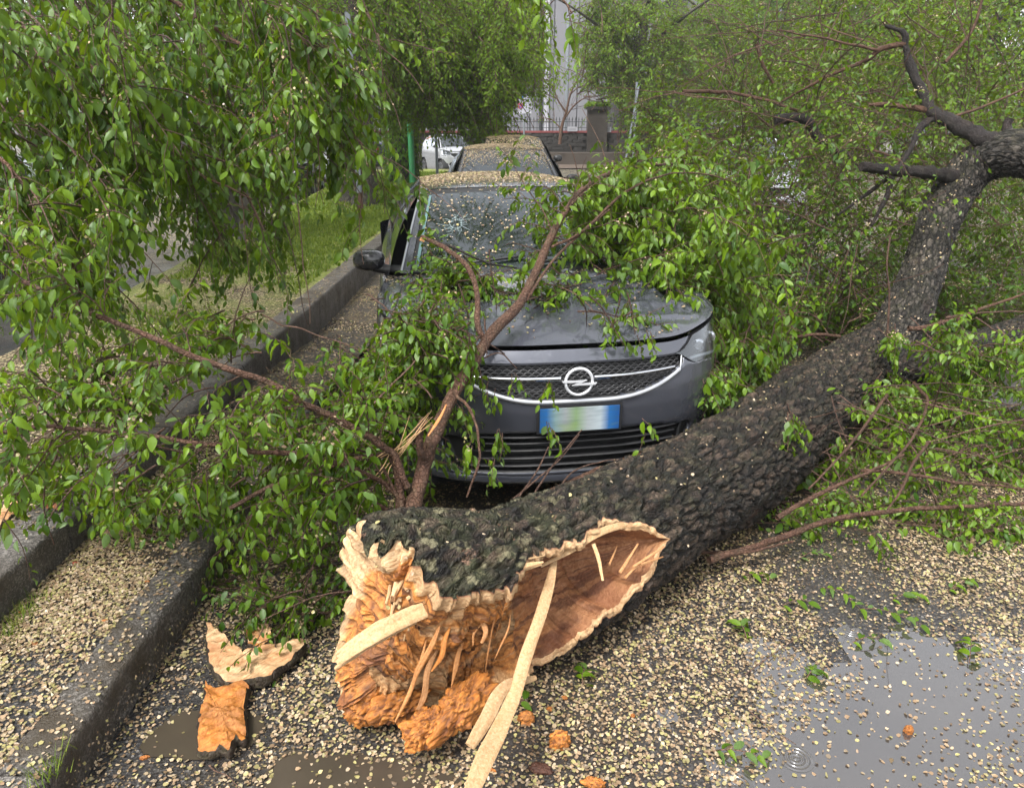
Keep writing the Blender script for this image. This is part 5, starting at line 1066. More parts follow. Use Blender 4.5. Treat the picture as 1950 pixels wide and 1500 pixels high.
def build_leaves(mb, p, d, n, z, t, lod):
    N = len(p); s_ = np.cross(d, n); n = np.cross(s_, d)
    if lod == 0:
        T = LEAF_T[None] * 1.0 + 0; fold = RNG.uniform(.2, 3.0, (N, 1)); T = np.repeat(T, N, 0); T[..., 2] = T[..., 2] * fold + 0; bend = RNG.uniform(-.10, .55, (N, 1)); T[..., 2] -= bend * T[..., 1] ** 2; T[..., 0] *= RNG.uniform(.85, 1.2, (N, 1))
        V = p[:, None] + z[:, None, None] * (T[..., :1] * s_[:, None] + T[..., 1:2] * d[:, None] + T[..., 2:3] * n[:, None]); k = 10
        I = (np.arange(N) * k)[:, None, None]; F3 = (I + np.array(LEAF_F)).reshape(-1, 3); F4 = (I + np.array(LEAF_Q)).reshape(-1, 4); tt = np.repeat(t, k, 0)
        n0 = mb.n; mb.add(V.reshape(-1, 3), F4, 0, tt); mb.f.append(F3 + n0); mb.m.append(np.zeros(len(F3), np.int32)); mb.sm.append(np.ones(len(F3), bool)); mb.v.append(np.zeros((0, 3))); mb.c.append(np.zeros((0, 3)))
    else:
        T = np.array([[0, 0, 0], [-.27, .45, .06], [0, 1, -.08], [.27, .45, .06]]); F = np.array([[0, 2, 1], [0, 3, 2]]) if lod == 1 else np.array([[0, 3, 2, 1]])
        V = p[:, None] + z[:, None, None] * (T[None, :, :1] * s_[:, None] + T[None, :, 1:2] * d[:, None] + T[None, :, 2:3] * n[:, None]); mb.add(V.reshape(-1, 3), (np.arange(N) * 4)[:, None, None] .repeat(1, 1) + F if False else ((np.arange(N) * 4)[:, None, None] + F).reshape(-1, F.shape[1]), 0, np.repeat(t, 4, 0), False)
_lt = []
def leaf_templates():
    for v in range(8):
        mb = MB(); build_leaves(mb, np.zeros((1, 3)), np.array([[0, 1., 0]]), np.array([[0, 0, 1.]]), np.ones(1), np.array([[[.2, .35, .5, .65, .8, .45, .6, .3][v], [0, 0, .7, 0, 0, .9, 0, .5][v], 0]]), 0)
        o_ = mb.build('leaf', M['leaf']); _lt.append(o_.data); bpy.data.objects.remove(o_)
leaf_templates()
def finish(fo, parent, lod=0, single=300, mat='leaf', name='foliage', keep=None, twmat='bark_twig', twk=3, twig=True):
    p, d, n, z, t = [np.concatenate(a) for a in (fo.p, fo.d, fo.n, fo.z, fo.t)]
    if keep is not None: k = keep(p); p, d, n, z, t = p[k], d[k], n[k], z[k], t[k]
    if single:
        dist = np.linalg.norm(p - np.array([0, 0, CAM_H]), axis=1); dep = p[:, 1] * math.cos(CAM_PITCH) - (p[:, 2] - CAM_H) * math.sin(CAM_PITCH)
        vis = (dep > .5) & (np.abs(p[:, 0] / dep) < .69) & (np.abs((p[:, 1] * math.sin(CAM_PITCH) + (p[:, 2] - CAM_H) * math.cos(CAM_PITCH)) / dep) < .53)
        pri = np.where(vis, dist / z, 1e9); o_ = np.argsort(pri)[:single]; rest = np.ones(len(p), bool); rest[o_] = False; base = np.array(parent.location)
        for i in o_:
            s_ = np.cross(d[i], n[i]); n_ = np.cross(s_, d[i]); m_ = np.eye(4); m_[:3, 0] = s_ * z[i]; m_[:3, 1] = d[i] * z[i]; m_[:3, 2] = n_ * z[i]; m_[:3, 3] = p[i] - base
            q = link('leaf', _lt[int(RNG.integers(0, 8))], parent); q.matrix_basis = Matrix(m_.tolist())
        p, d, n, z, t = p[rest], d[rest], n[rest], z[rest], t[rest]
    mb = MB(); build_leaves(mb, p, d, n, z, t, lod); o_ = mb.build(name, M[mat], parent); o_['kind'] = 'stuff'; print(name, len(p))
    if twig:
        mb = MB()
        for P, r in zip(fo.tw, fo.tr):
            G = tube_pts(P, r, twk); col = np.repeat(np.stack([RNG.random(len(P)), np.zeros(len(P)), np.zeros(len(P))], -1), P.shape[1] * twk, 0); add_tubes(mb, P, r, twk, 0, col)
        o_ = mb.build('twigs', M[twmat], parent); o_['kind'] = 'stuff'
    if fo.c:
        c = np.concatenate(fo.c); mb = MB(); seeds_mesh(mb, c, RNG.normal(0, 1, c.shape), .013 if lod == 0 else .016, 5 if lod == 0 else 4, .5); o_ = mb.build('seed_clusters', M['seed'], parent); o_['kind'] = 'stuff'
def along(P, n, a=.0, b=1., out=.8, up=.2, tan=.5):
    """n start points and outward directions along a polyline"""
    u = RNG.uniform(a, b, n) * (len(P) - 1); i = np.minimum(u.astype(int), len(P) - 2); f = (u - i)[:, None]; T = nrm(P[i + 1] - P[i])
    q = P[i] * (1 - f) + P[i + 1] * f; d = nrm(np.cross(T, RNG.normal(0, 1, (n, 3)))) * out + T * tan + [0, 0, up]; return q, nrm(d)
def cloud(n, cx, cy, rx, ry, Y0, Y1, ang=0.0):
    """n start points in a leaning cloud given by where it is seen and how far it reaches"""
    a = RNG.uniform(0, 2 * np.pi, n); r = np.sqrt(RNG.random(n)); c, s = math.cos(math.radians(ang)), math.sin(math.radians(ang)); x = rx * r * np.cos(a); y = ry * r * np.sin(a)
    Y = RNG.uniform(Y0, Y1, n); return np.array([at(cx + x_ * c - y_ * s, cy + x_ * s + y_ * c, Y=Y_) for x_, y_, Y_ in zip(x, y, Y)])
def sub(fo, q, d, L, S=7, droop=.4, r0=.005, jit=.25):
    N = len(q); P = [q]; D = nrm(d); L = np.broadcast_to(L, (N,)) * RNG.uniform(.6, 1.3, N)
    for i in range(S):
        D = nrm(D + [0, 0, -droop / S] + RNG.normal(0, jit, (N, 3)) / math.sqrt(S)); P.append(P[-1] + D * (L / S)[:, None])
    P = np.stack(P, 1); P[..., 2] = np.maximum(P[..., 2], .04); fo.tw.append(P); fo.tr.append(r0 * np.linspace(1, .45, S + 1)[None] * np.ones((N, 1))); return P
def on_sub(P, n, out=.8, tan=.6, up=0.):
    """n starts spread over a batch of sub-branches"""
    k = RNG.integers(0, len(P), n); u = RNG.uniform(.1, 1, n) * (P.shape[1] - 1); i = np.minimum(u.astype(int), P.shape[1] - 2); f = (u - i)[:, None]
    a, b_ = P[k, i], P[k, i + 1]; T = nrm(b_ - a); d = nrm(np.cross(T, RNG.normal(0, 1, (n, 3)))) * out + T * tan + [0, 0, up]; return a * (1 - f) + b_ * f, nrm(d)
def mass(fo, nsub, ntw, c, d, Ls=.6, Lt=.25, K=9, size=.055, droop=.5, petal=.06, fresh=.5, hang=.7, r0=.005, rt=.0022):
    q = cloud(nsub, *c); dd = np.asarray(d, float) + RNG.normal(0, .35, (nsub, 3)); P = sub(fo, q - nrm(dd) * Ls * .5, dd, Ls, droop=droop, r0=r0); a, b_ = on_sub(P, ntw); twigs(fo, a, b_, Lt, K, droop=droop, size=size, petal=petal, fresh=fresh, hang=hang, r0=rt); return P
PRUNE += [(640, 400, 95, 120, .10, 6), (600, 300, 50, 60, .3, 6), (700, 545, 75, 70, .08, 4.5), (570, 545, 140, 75, .22, 6), (390, 760, 80, 60, .35, 5), (250, 880, 60, 50, .3, 5), (445, 390, 40, 70, .3, 6), (1120, 240, 75, 75, .08, 60), (1000, 225, 28, 50, .05, 60), (852, 298, 52, 42, .0, 60), (985, 590, 40, 50, .25, 3.3), (835, 300, 60, 50, .0, 9), (740, 240, 60, 90, .45, 6), (640, 640, 70, 50, .3, 5), (925, 430, 110, 75, .12, 5), (80, 1010, 110, 70, .25, 5), (1090, 690, 190, 120, .12, 3.6), (1490, 370, 40, 30, .3, 9), (850, 165, 120, 150, .0, 5.5), (350, 500, 50, 40, .3, 6), (480, 680, 70, 50, .25, 5), (330, 790, 60, 45, .3, 5), (600, 778, 45, 26, .25, 3), (440, 705, 45, 26, .25, 3), (300, 650, 45, 24, .25, 3), (500, 862, 55, 24, .3, 3), (360, 840, 55, 24, .3, 3), (180, 600, 45, 24, .3, 3), (200, 818, 45, 22, .3, 3)]
# ---- near foliage of the fallen elm, attached to its branches
F = Fol()
for key, n1, n2, Ls in (('l1', 22, 150, .28), ('l2', 24, 170, .26), ('l3', 10, 80, .26), ('l4', 7, 50, .25), ('l5', 10, 70, .22), ('l6', 8, 60, .22)):
    q, d = along(bb[key], n1, .1, 1., .9, .1, .7); P = sub(F, q, d, Ls, droop=.6, r0=.0032); a, b_ = on_sub(P, n2); twigs(F, a, b_, .15, 8, size=.046, droop=.7, petal=.10)
q, d = along(main, 30, .45, 1, .9, .1, .7); P = sub(F, q, d, .4, droop=.5, r0=.004); a, b_ = on_sub(P, 300); twigs(F, a, b_, .17, 8, size=.05, droop=.7, petal=.10)
# masses (seen centre x, y, half sizes, nearest and farthest distance, lean), growth direction
G = lambda *a, **k: mass(F, *a, **k)
G(15, 95, (560, 1040, 150, 110, 2.15, 2.9), (-.6, -.2, .1), Ls=.35, Lt=.18, size=.040, fresh=.5)
G(14, 90, (600, 1150, 140, 50, 2.05, 2.5), (-.6, -.1, .0), Ls=.3, Lt=.16, size=.038, fresh=.42)
G(12, 70, (640, 900, 120, 80, 2.6, 3.3), (-.6, 0, .1), Ls=.35, Lt=.18, size=.046, fresh=.40)
G(16, 105, (710, 720, 90, 100, 3.0, 3.5), (-.3, 0, .3), Ls=.35, Lt=.2, size=.050, fresh=.42)
G(16, 110, (780, 790, 60, 80, 2.65, 2.95), (-.1, 0, .2), Ls=.3, Lt=.18, size=.045)
G(24, 210, (850, 545, 115, 42, 3.45, 3.75), (.2, .1, .0), Ls=.3, Lt=.15, size=.048, fresh=.5, droop=.1, hang=.2)
G(18, 150, (770, 650, 60, 70, 2.8, 3.0), (0, 0, .1), Ls=.3, Lt=.16, size=.046, fresh=.5)
G(6, 46, (890, 655, 50, 24, 2.8, 2.9), (.1, 0, -.1), Ls=.2, Lt=.13, size=.044, fresh=.5)
G(5, 40, (1345, 690, 30, 50, 3.3, 3.5), (.1, -.2, -.5), Ls=.25, Lt=.14, size=.048, fresh=.55)
G(16, 130, (845, 610, 80, 40, 3.1, 3.3), (.3, 0, .1), Ls=.35, Lt=.18, size=.050, fresh=.5)
G(14, 110, (1240, 515, 90, 36, 3.75, 4.0), (.2, -.2, .1), Ls=.35, Lt=.17, size=.056, fresh=.6)
G(14, 100, (1070, 560, 110, 26, 3.45, 3.6), (.4, 0, .0), Ls=.35, Lt=.16, size=.050, fresh=.55)
G(12, 70, (800, 660, 60, 60, 3.2, 3.4), (.2, 0, .1), Ls=.3, Lt=.16, size=.048)
G(8, 50, (1150, 600, 70, 22, 3.05, 3.3), (.4, 0, -.1), Ls=.25, Lt=.12, size=.048)
# over the car's right wing
G(40, 330, (1240, 440, 150, 110, 4.0, 4.9), (.3, -.3, .3), Ls=.5, Lt=.22, size=.066, fresh=.62, droop=.8)
G(30, 260, (1390, 530, 90, 130, 3.9, 5.0), (.3, -.3, .2), Ls=.5, Lt=.24, size=.066, fresh=.60, droop=.9)
G(20, 160, (1180, 400, 100, 60, 4.1, 4.9), (-.2, -.3, .3), Ls=.4, Lt=.2, size=.062, fresh=.6)
G(14, 110, (1430, 650, 80, 60, 3.9, 4.6), (.3, -.2, -.2), Ls=.4, Lt=.2, size=.058, fresh=.5)
G(12, 90, (1350, 740, 50, 50, 3.6, 3.9), (.1, -.2, -.6), Ls=.35, Lt=.18, size=.050, fresh=.5)
# front of the car, thin sprays
for (x, y, Y, n_) in ((880, 800, 2.72, 5), (930, 770, 2.75, 5), (960, 850, 2.70, 4), (1040, 750, 2.80, 2), (980, 740, 2.8, 2), (1230, 730, 2.95, 5), (905, 870, 2.6, 3), (1160, 640, 3.05, 4), (1200, 610, 3.2, 5), (1225, 660, 3.05, 4), (1040, 840, 2.75, 3), (935, 905, 2.5, 3), (1225, 840, 2.8, 2), (1260, 880, 2.8, 1)):
    q = np.array([at(x + RNG.uniform(-14, 14), y - 30 + RNG.uniform(-14, 14), Y=Y) for _ in range(n_)]); twigs(F, q, np.tile([.1, -.2, -.8], (n_, 1)) + RNG.normal(0, .3, (n_, 3)), .11, 6, size=.042, droop=.6, petal=.06, fresh=.6)
# sprays on the road at the right of the trunk
G(30, 250, (1720, 900, 190, 90, 3.3, 4.4), (.5, -.2, .3), Ls=.4, Lt=.2, size=.050, fresh=.62, droop=.6)
G(28, 230, (1870, 850, 140, 110, 3.4, 4.6), (.5, -.2, .3), Ls=.4, Lt=.2, size=.050, fresh=.62)
G(22, 170, (1640, 830, 110, 90, 3.7, 4.5), (.4, -.2, .3), Ls=.4, Lt=.2, size=.048, fresh=.6)
G(14, 100, (1780, 1010, 200, 50, 2.9, 3.3), (.6, -.1, .0), Ls=.35, Lt=.16, size=.046, fresh=.6)
G(12, 80, (1540, 1010, 90, 40, 2.85, 3.2), (.5, -.2, .0), Ls=.3, Lt=.16, size=.042, fresh=.6)
G(8, 46, (1850, 1060, 110, 30, 2.75, 2.95), (.6, -.1, -.1), Ls=.25, Lt=.14, size=.044, fresh=.6)
G(22, 190, (1850, 655, 110, 40, 3.9, 4.5), (.4, -.4, -.1), Ls=.4, Lt=.18, size=.05, fresh=.5)
G(14, 100, (1760, 740, 60, 60, 4.3, 5.0), (.3, -.4, -.1), Ls=.4, Lt=.18, size=.05, fresh=.55)
G(3, 12, (1490, 800, 26, 40, 3.0, 3.1), (.1, -.5, -.8), Ls=.25, Lt=.12, size=.050, fresh=.7)
G(2, 10, (1705, 660, 20, 30, 4.3, 4.4), (.1, -.5, -.8), Ls=.25, Lt=.14, size=.060, fresh=.7, petal=.8)
# left: leaves around the two long branches
G(22, 170, (130, 880, 200, 90, 2.35, 2.8), (-.6, -.1, -.1), Ls=.32, Lt=.17, size=.048, fresh=.55)
G(14, 90, (120, 740, 160, 70, 2.6, 3.2), (-.6, 0, .1), Ls=.34, Lt=.18, size=.050, fresh=.52)
G(12, 80, (330, 940, 120, 60, 2.35, 2.7), (-.5, 0, -.1), Ls=.3, Lt=.16, size=.044)
G(10, 70, (300, 700, 180, 60, 2.6, 3.2), (-.5, 0, .1), Ls=.36, Lt=.18, size=.05)
G(6, 36, (420, 610, 150, 40, 3.0, 3.6), (-.5, 0, .1), Ls=.36, Lt=.18, size=.05)
finish(F, ft, 0, 300)
# ---- crown of the fallen elm, farther back: smaller, duller leaves and many bare twigs
F = Fol(); cr_root = ft
def C(*a, **k): k.setdefault('size', .060); k.setdefault('petal', .25); k.setdefault('hang', .55); k.setdefault('rt', .0022); k.setdefault('r0', .006); return mass(F, *a, **k)
C(60, 1100, (1500, 480, 200, 190, 5.4, 8.0), (-.4, .2, .3), Ls=1.0, Lt=.40, K=10, fresh=.32)
C(60, 1150, (1470, 250, 230, 150, 6.6, 9.5), (-.5, .1, .4), Ls=1.2, Lt=.45, K=10, fresh=.45)
C(60, 1150, (1750, 130, 250, 170, 6.5, 9.5), (-.2, .1, .7), Ls=1.2, Lt=.45, K=10, fresh=.55)
C(50, 900, (1830, 430, 160, 160, 6.6, 9.0), (.2, .3, .3), Ls=1.0, Lt=.4, K=10, fresh=.30)
C(36, 560, (1600, 590, 190, 90, 5.3, 7.2), (.2, .3, .2), Ls=.9, Lt=.35, K=10, fresh=.34)
C(34, 600, (1890, 580, 110, 110, 5.8, 7.8), (.2, .3, .2), Ls=.9, Lt=.35, K=10, fresh=.28)
C(30, 420, (1330, 330, 110, 80, 6.8, 8.8), (-.5, 0, .2), Ls=.9, Lt=.35, K=9, fresh=.6)
C(24, 220, (1620, 340, 160, 100, 5.8, 6.6), (-.5, -.1, .2), Ls=.9, Lt=.35, K=9, fresh=.55)
C(24, 330, (1900, 330, 90, 130, 8, 11), (.2, .2, .3), Ls=1., Lt=.4, K=10, fresh=.4)
C(12, 120, (1460, 560, 130, 90, 4.9, 5.6), (-.2, -.2, .1), Ls=.7, Lt=.3, K=9, fresh=.45, size=.055)
C(30, 300, (1560, 90, 260, 70, 8.0, 11.0), (-.3, .1, .6), Ls=1.2, Lt=.45, K=9, fresh=.6)
# bare thin twigs
q = cloud(150, 1650, 250, 300, 230, 5.9, 8.5); sub(F, q, np.tile([-.4, 0, .4], (150, 1)) + RNG.normal(0, .6, (150, 3)), 1.1, droop=.3, r0=.006, jit=.3)
q = cloud(90, 1700, 860, 230, 130, 3.2, 4.4); sub(F, q, np.tile([.5, -.5, .2], (90, 1)) + RNG.normal(0, .5, (90, 3)), .6, droop=.2, r0=.004, jit=.2)
q = cloud(70, 1500, 500, 160, 150, 5.2, 7.5); sub(F, q, RNG.normal(0, .6, (70, 3)), .9, droop=.3, r0=.006, jit=.3)
finish(F, ft, 1, 0, name='crown_foliage', mat='leaf')
# ---------------------------------------------------------------- standing trees
def stem(mb, pts, r, k=14, n=40, sd=0, amp=.25):
    C_ = crom(np.c_[np.asarray(pts, float), r], n); G = tube_pts(C_[None, :, :3], C_[None, :, 3], k * 2)[0]; v = G - C_[:, None, :3]
    f = 1 + amp * (fbm(np.concatenate([v * [14, 14, 14], ], -1) + [0, 0, sd] + C_[:, None, :3] * [0, 0, 1.6], 3, sd) - .5) * 1.6; G = C_[:, None, :3] + v * f[..., None]
    mb.grid(G, 0, np.stack([fbm(G * 25, 3, sd), G[..., 0] * 0 + .5, G[..., 0] * 0], -1), close=True)
def standing(base, r, H, label, crowns=None, lean=(0, 0), group=None, limbs=5, m='bark_standing', seed=0, cat='tree', flare=1.5, name='elm_tree'):
    t = empty(name, base, label, cat, group); b0 = np.array(base, float); rr = random.Random(seed)
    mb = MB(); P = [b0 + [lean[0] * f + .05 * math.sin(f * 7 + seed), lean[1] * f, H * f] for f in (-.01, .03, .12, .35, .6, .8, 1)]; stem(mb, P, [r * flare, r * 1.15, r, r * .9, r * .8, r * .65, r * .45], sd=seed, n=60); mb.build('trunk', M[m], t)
    for i in range(limbs):
        a = 2 * math.pi * i / limbs + rr.uniform(-.4, .4); f = rr.uniform(.45, .95); s0 = np.array(P[3]) * (1 - (f - .35) / .65) + np.array(P[6]) * ((f - .35) / .65); L = H * rr.uniform(.3, .55)
        e = [s0 + np.array([math.cos(a) * L * q, math.sin(a) * L * q, L * q * .8 - .25 * L * q * q]) for q in (0, .33, .66, 1)]; mb = MB(); stem(mb, e, [r * .42, r * .3, r * .2, r * .08], k=5, n=20, sd=seed + i); mb.build('limb', M[m], t)
    return t
def crown_mass(fo, n, c, R, size, fresh=.5, K=8, Lt=.5, hang=.8, droop=1.0, r0=.005, up=.1, clumps=26):
    """clumpy ellipsoidal crown made of leafy twigs"""
    c = np.asarray(c, float); R = np.asarray(R, float); u = nrm(RNG.normal(0, 1, (clumps, 3))) * (RNG.random((clumps, 1)) ** .35) * .9; cc = c + u * R; k = RNG.integers(0, clumps, n); sc = R.mean() * .30
    p = cc[k] + RNG.normal(0, 1, (n, 3)) * sc * [1, 1, .8]; d = nrm(p - c) + [0, 0, up]; fr_ = np.clip(fresh + RNG.normal(0, .12, clumps), 0, 1)
    twigs(fo, p, d, Lt, K, S=4, droop=droop, size=size, r0=r0, hang=hang, fresh=fresh)
# overhanging elm at the left, near the camera
tn = standing((-4.9, 5.4, .2), .30, 5.2, 'leafy elm leaning in from the left edge with drooping branches', lean=(1.2, -.8), seed=3)
F = Fol(); np_ = []
def hangb(pts, r0, r1): P_ = branch(pts, r0, r1, 'bark_branch', k=7, parent=tn, wob=.02); np_.append(P_); return P_
H1 = hangb([(-260, -80, 4.2), (-60, 20, 4.0), (120, 100, 3.9), (260, 210, 3.8), (380, 330, 3.75), (480, 380, 3.7)], .020, .004)
H2 = hangb([(120, -160, 4.3), (300, -20, 4.3), (420, 60, 4.2), (540, 130, 4.1), (640, 230, 4.0), (720, 300, 3.9)], .018, .004)
H3 = hangb([(-300, 150, 3.4), (-120, 220, 3.2), (0, 300, 3.1), (90, 420, 3.0), (140, 500, 2.95)], .015, .004)
H4 = hangb([(-200, 40, 5.0), (60, 60, 5.2), (240, 130, 5.2), (400, 250, 5.1), (500, 300, 5.0), (570, 360, 4.9)], .018, .004)
H5 = hangb([(300, -200, 3.6), (420, -60, 3.5), (520, 20, 3.5), (600, 90, 3.45)], .014, .003)
H6 = hangb([(760, -160, 3.2), (950, -60, 3.1), (1050, -10, 3.05), (1085, 30, 3.0)], .010, .003)
for H_, n1, n2, sz in ((H1, 28, 260, .058), (H2, 26, 240, .060), (H3, 24, 200, .056), (H4, 24, 220, .062), (H5, 20, 160, .055)):
    q, d = along(H_, n1, .15, 1, .8, -.2, .8); P = sub(F, q, d, .55, droop=1.0, r0=.004); a, b_ = on_sub(P, n2); twigs(F, a, b_, .22, 9, size=sz, droop=1.0, petal=.18, fresh=.42)
q, d = along(H6, 7, .6, 1, .6, -.4, .8); q[:, 0] = q[:, 0]; twigs(F, q, d + [0, 0, -.6], .22, 9, size=.055, droop=1.2, fresh=.75)
K_ = lambda *a, **k: mass(F, *a, **{**dict(Ls=.6, Lt=.24, droop=1.0, petal=.2, hang=.9), **k})
K_(40, 430, (140, 130, 220, 160, 3.0, 4.2), (.5, -.3, -.3), size=.060, fresh=.45)
K_(26, 230, (100, 370, 200, 140, 2.9, 4.0), (.5, -.3, -.4), size=.058, fresh=.48)
K_(20, 200, (380, 300, 140, 120, 3.6, 5.0), (.5, -.3, -.5), size=.062, fresh=.40)
K_(30, 340, (440, 120, 210, 110, 3.6, 5.2), (.5, -.3, -.3), size=.062, fresh=.42)
K_(9, 90, (660, 250, 60, 90, 3.6, 4.4), (.4, -.3, -.6), size=.066, fresh=.58)
K_(4, 30, (520, 470, 70, 50, 3.5, 4.6), (.3, -.3, -.6), size=.058, fresh=.45)
K_(9, 70, (260, 500, 180, 50, 3.2, 4.4), (.3, -.3, -.6), size=.054, fresh=.45)
K_(8, 60, (640, 60, 110, 60, 4.0, 5.0), (.4, -.3, -.3), size=.062, fresh=.42)
finish(F, tn, 0, 300)
# dim inner foliage farther back in the same crown and the trees of the bed
F = Fol()
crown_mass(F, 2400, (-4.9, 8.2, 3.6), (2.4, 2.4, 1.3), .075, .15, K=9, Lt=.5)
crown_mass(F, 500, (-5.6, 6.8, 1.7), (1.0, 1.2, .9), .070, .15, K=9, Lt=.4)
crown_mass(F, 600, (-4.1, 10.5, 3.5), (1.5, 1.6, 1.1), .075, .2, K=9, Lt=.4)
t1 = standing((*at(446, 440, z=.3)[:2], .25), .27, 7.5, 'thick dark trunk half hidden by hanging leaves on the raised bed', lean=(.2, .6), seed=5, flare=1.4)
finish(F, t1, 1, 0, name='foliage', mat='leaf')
x_, y_, _ = at(484, 452, z=.3); t1b = standing((x_, y_, .25), .15, 5.5, 'thinner dark trunk beside the thick one on the raised bed', lean=(-.2, .3), seed=6, limbs=3)
x_, y_, _ = at(692, 388, z=.3); t2 = standing((x_, y_, .25), .22, 8, 'brown furrowed trunk standing right behind the grey steel pole', lean=(.1, .5), seed=7)
F = Fol(); crown_mass(F, 1600, (x_ - .8, y_ + .5, 4.6), (2.8, 2.4, 1.7), .085, .35, K=9, Lt=.6); crown_mass(F, 300, (x_ - .6, y_ - 1.5, 3.4), (1.0, 1.2, .5), .085, .4, K=9, Lt=.5); crown_mass(F, 1500, (-1.4, 6.4, 7.4), (2.6, 2.6, 1.2), .10, .4, K=9, Lt=.6); finish(F, t2, 2, 0, mat='leaf_far')
x_, y_, _ = at(668, 385, z=.3); t2b = standing((x_, y_ + .3, .25), .20, 8, 'dark trunk close left of the furrowed brown one', lean=(-.3, .4), seed=17)
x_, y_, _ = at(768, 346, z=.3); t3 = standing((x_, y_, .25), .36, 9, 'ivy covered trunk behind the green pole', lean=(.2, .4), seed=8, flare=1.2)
n_ = 5200; a = RNG.uniform(0, 2 * np.pi, n_); zz = RNG.uniform(.3, 5.5, n_); rr_ = .42 + RNG.uniform(0, .12, n_); F = Fol(); pp_ = np.stack([x_ + rr_ * np.cos(a), y_ + rr_ * np.sin(a), zz], -1); dd_ = np.stack([np.cos(a) * .4, np.sin(a) * .4, -np.ones(n_)], -1) + RNG.normal(0, .3, (n_, 3)); F.leaves(pp_, dd_, nrm(np.stack([np.cos(a), np.sin(a), a * 0 + .5], -1)), np.full(n_, .12) * RNG.uniform(.6, 1.3, n_), np.c_[np.clip(RNG.normal(.05, .15, n_), 0, 1), (RNG.random(n_) < .15) * .5, a * 0]); finish(F, t3, 2, 0, mat='leaf_far', name='ivy', twig=False)
# drooping pale crown over the silver car
F = Fol()
for (px, py, rx, ry, Y0, Y1, n1, n2, fr_) in ((850, 40, 170, 90, 17, 23, 80, 2900, .95), (870, 150, 140, 60, 18, 22, 50, 1400, .85), (760, 90, 110, 100, 17, 21, 44, 1100, .7), (960, 40, 90, 90, 18, 24, 44, 1200, 1.), (920, 190, 70, 30, 18, 21, 18, 500, .85), (700, 40, 120, 80, 15, 19, 30, 800, .7), (985, 110, 50, 50, 19, 22, 18, 420, 1.)):
    mass(F, n1, n2, (px, py, rx, ry, Y0, Y1), (.3, -.2, -.5), Ls=1.6, Lt=.6, K=9, size=.12, droop=.8, petal=0, fresh=fr_, r0=.02, rt=.006, hang=.45)
x_, y_, _ = at(945, 262, Y=23); t4 = standing((x_, 23.5, 0), .20, 7.5, 'tree with drooping light green crown hanging over the parked cars', lean=(-.4, -.6), seed=9, limbs=6); finish(F, t4, 2, 0, mat='leaf_far')
# bright tree before the pale building
x_, y_, _ = at(1205, 300, Y=34); t5 = standing((x_, 34, 0), .22, 9, 'bright green young tree with fanned limbs in front of the pale building', lean=(.2, 0), seed=10, limbs=8)
for (ex, ey) in ((1130, 40), (1160, -30), (1215, -20), (1260, 20), (1310, 60), (1190, 60)):
    mb = MB(); b0_ = at(1205, 190, Y=34); e_ = at(ex, ey, Y=34 + RNG.uniform(-1, 1)); stem(mb, [b0_, b0_ * .6 + e_ * .4 + [0, 0, .3], e_], [.13, .08, .03], k=5, n=16); mb.build('limb', M['bark_standing'], t5)
F = Fol()
for (px, py, rx, ry, n2, fr_) in ((1205, 60, 110, 80, 1500, .85), (1190, 150, 90, 70, 1300, .8), (1150, 140, 40, 50, 240, .75), (1230, 215, 60, 60, 700, .55), (1290, 100, 60, 80, 500, .8), (1150, 20, 60, 40, 400, .85), (1350, 60, 60, 60, 400, .5)):
    mass(F, 26, n2, (px, py, rx, ry, 32, 36), (.1, -.2, .3), Ls=1.6, Lt=.7, K=8, size=.15, droop=.6, petal=0, fresh=fr_, r0=.03, rt=.008)
finish(F, t5, 2, 0, mat='leaf_far')
# bare sapling before the facade
ts = empty('bare_sapling', at(1066, 262, Y=38.5), 'nearly bare brown sapling spreading in front of the pale facade', 'tree'); F = Fol()
segs = [([(1066, 275), (1070, 240), (1078, 215), (1086, 180), (1100, 150), (1112, 120)], .09, .02), ([(1078, 215), (1062, 190), (1052, 165), (1040, 150)], .05, .015), ([(1074, 228), (1090, 205), (1108, 190), (1125, 182)], .05, .015), ([(1068, 245), (1050, 228), (1030, 225)], .035, .012), ([(1086, 180), (1100, 168), (1122, 158)], .035, .012), ([(1060, 188), (1040, 180), (1020, 178)], .025, .01)]
tP = []
for pts_, a, b_ in segs:
    mb = MB(); q = [at(*p_, Y=38.5) for p_ in pts_]; C_ = crom(np.array(q), 16); stem(mb, q, list(np.linspace(a, b_, len(q))), k=4, n=16, amp=.1); mb.build('limb' if a < .08 else 'trunk', M['bark_branch'], ts); tP.append(C_)
for C_ in tP: q, d = along(C_, 16, .3, 1, .8, .2, .5); P = sub(F, q, d, .9, droop=-.2, r0=.012, jit=.3); a, b_ = on_sub(P, 26); twigs(F, a, b_, .4, 3, size=.10, fresh=.5, r0=.006)
finish(F, ts, 2, 0, mat='leaf_far')
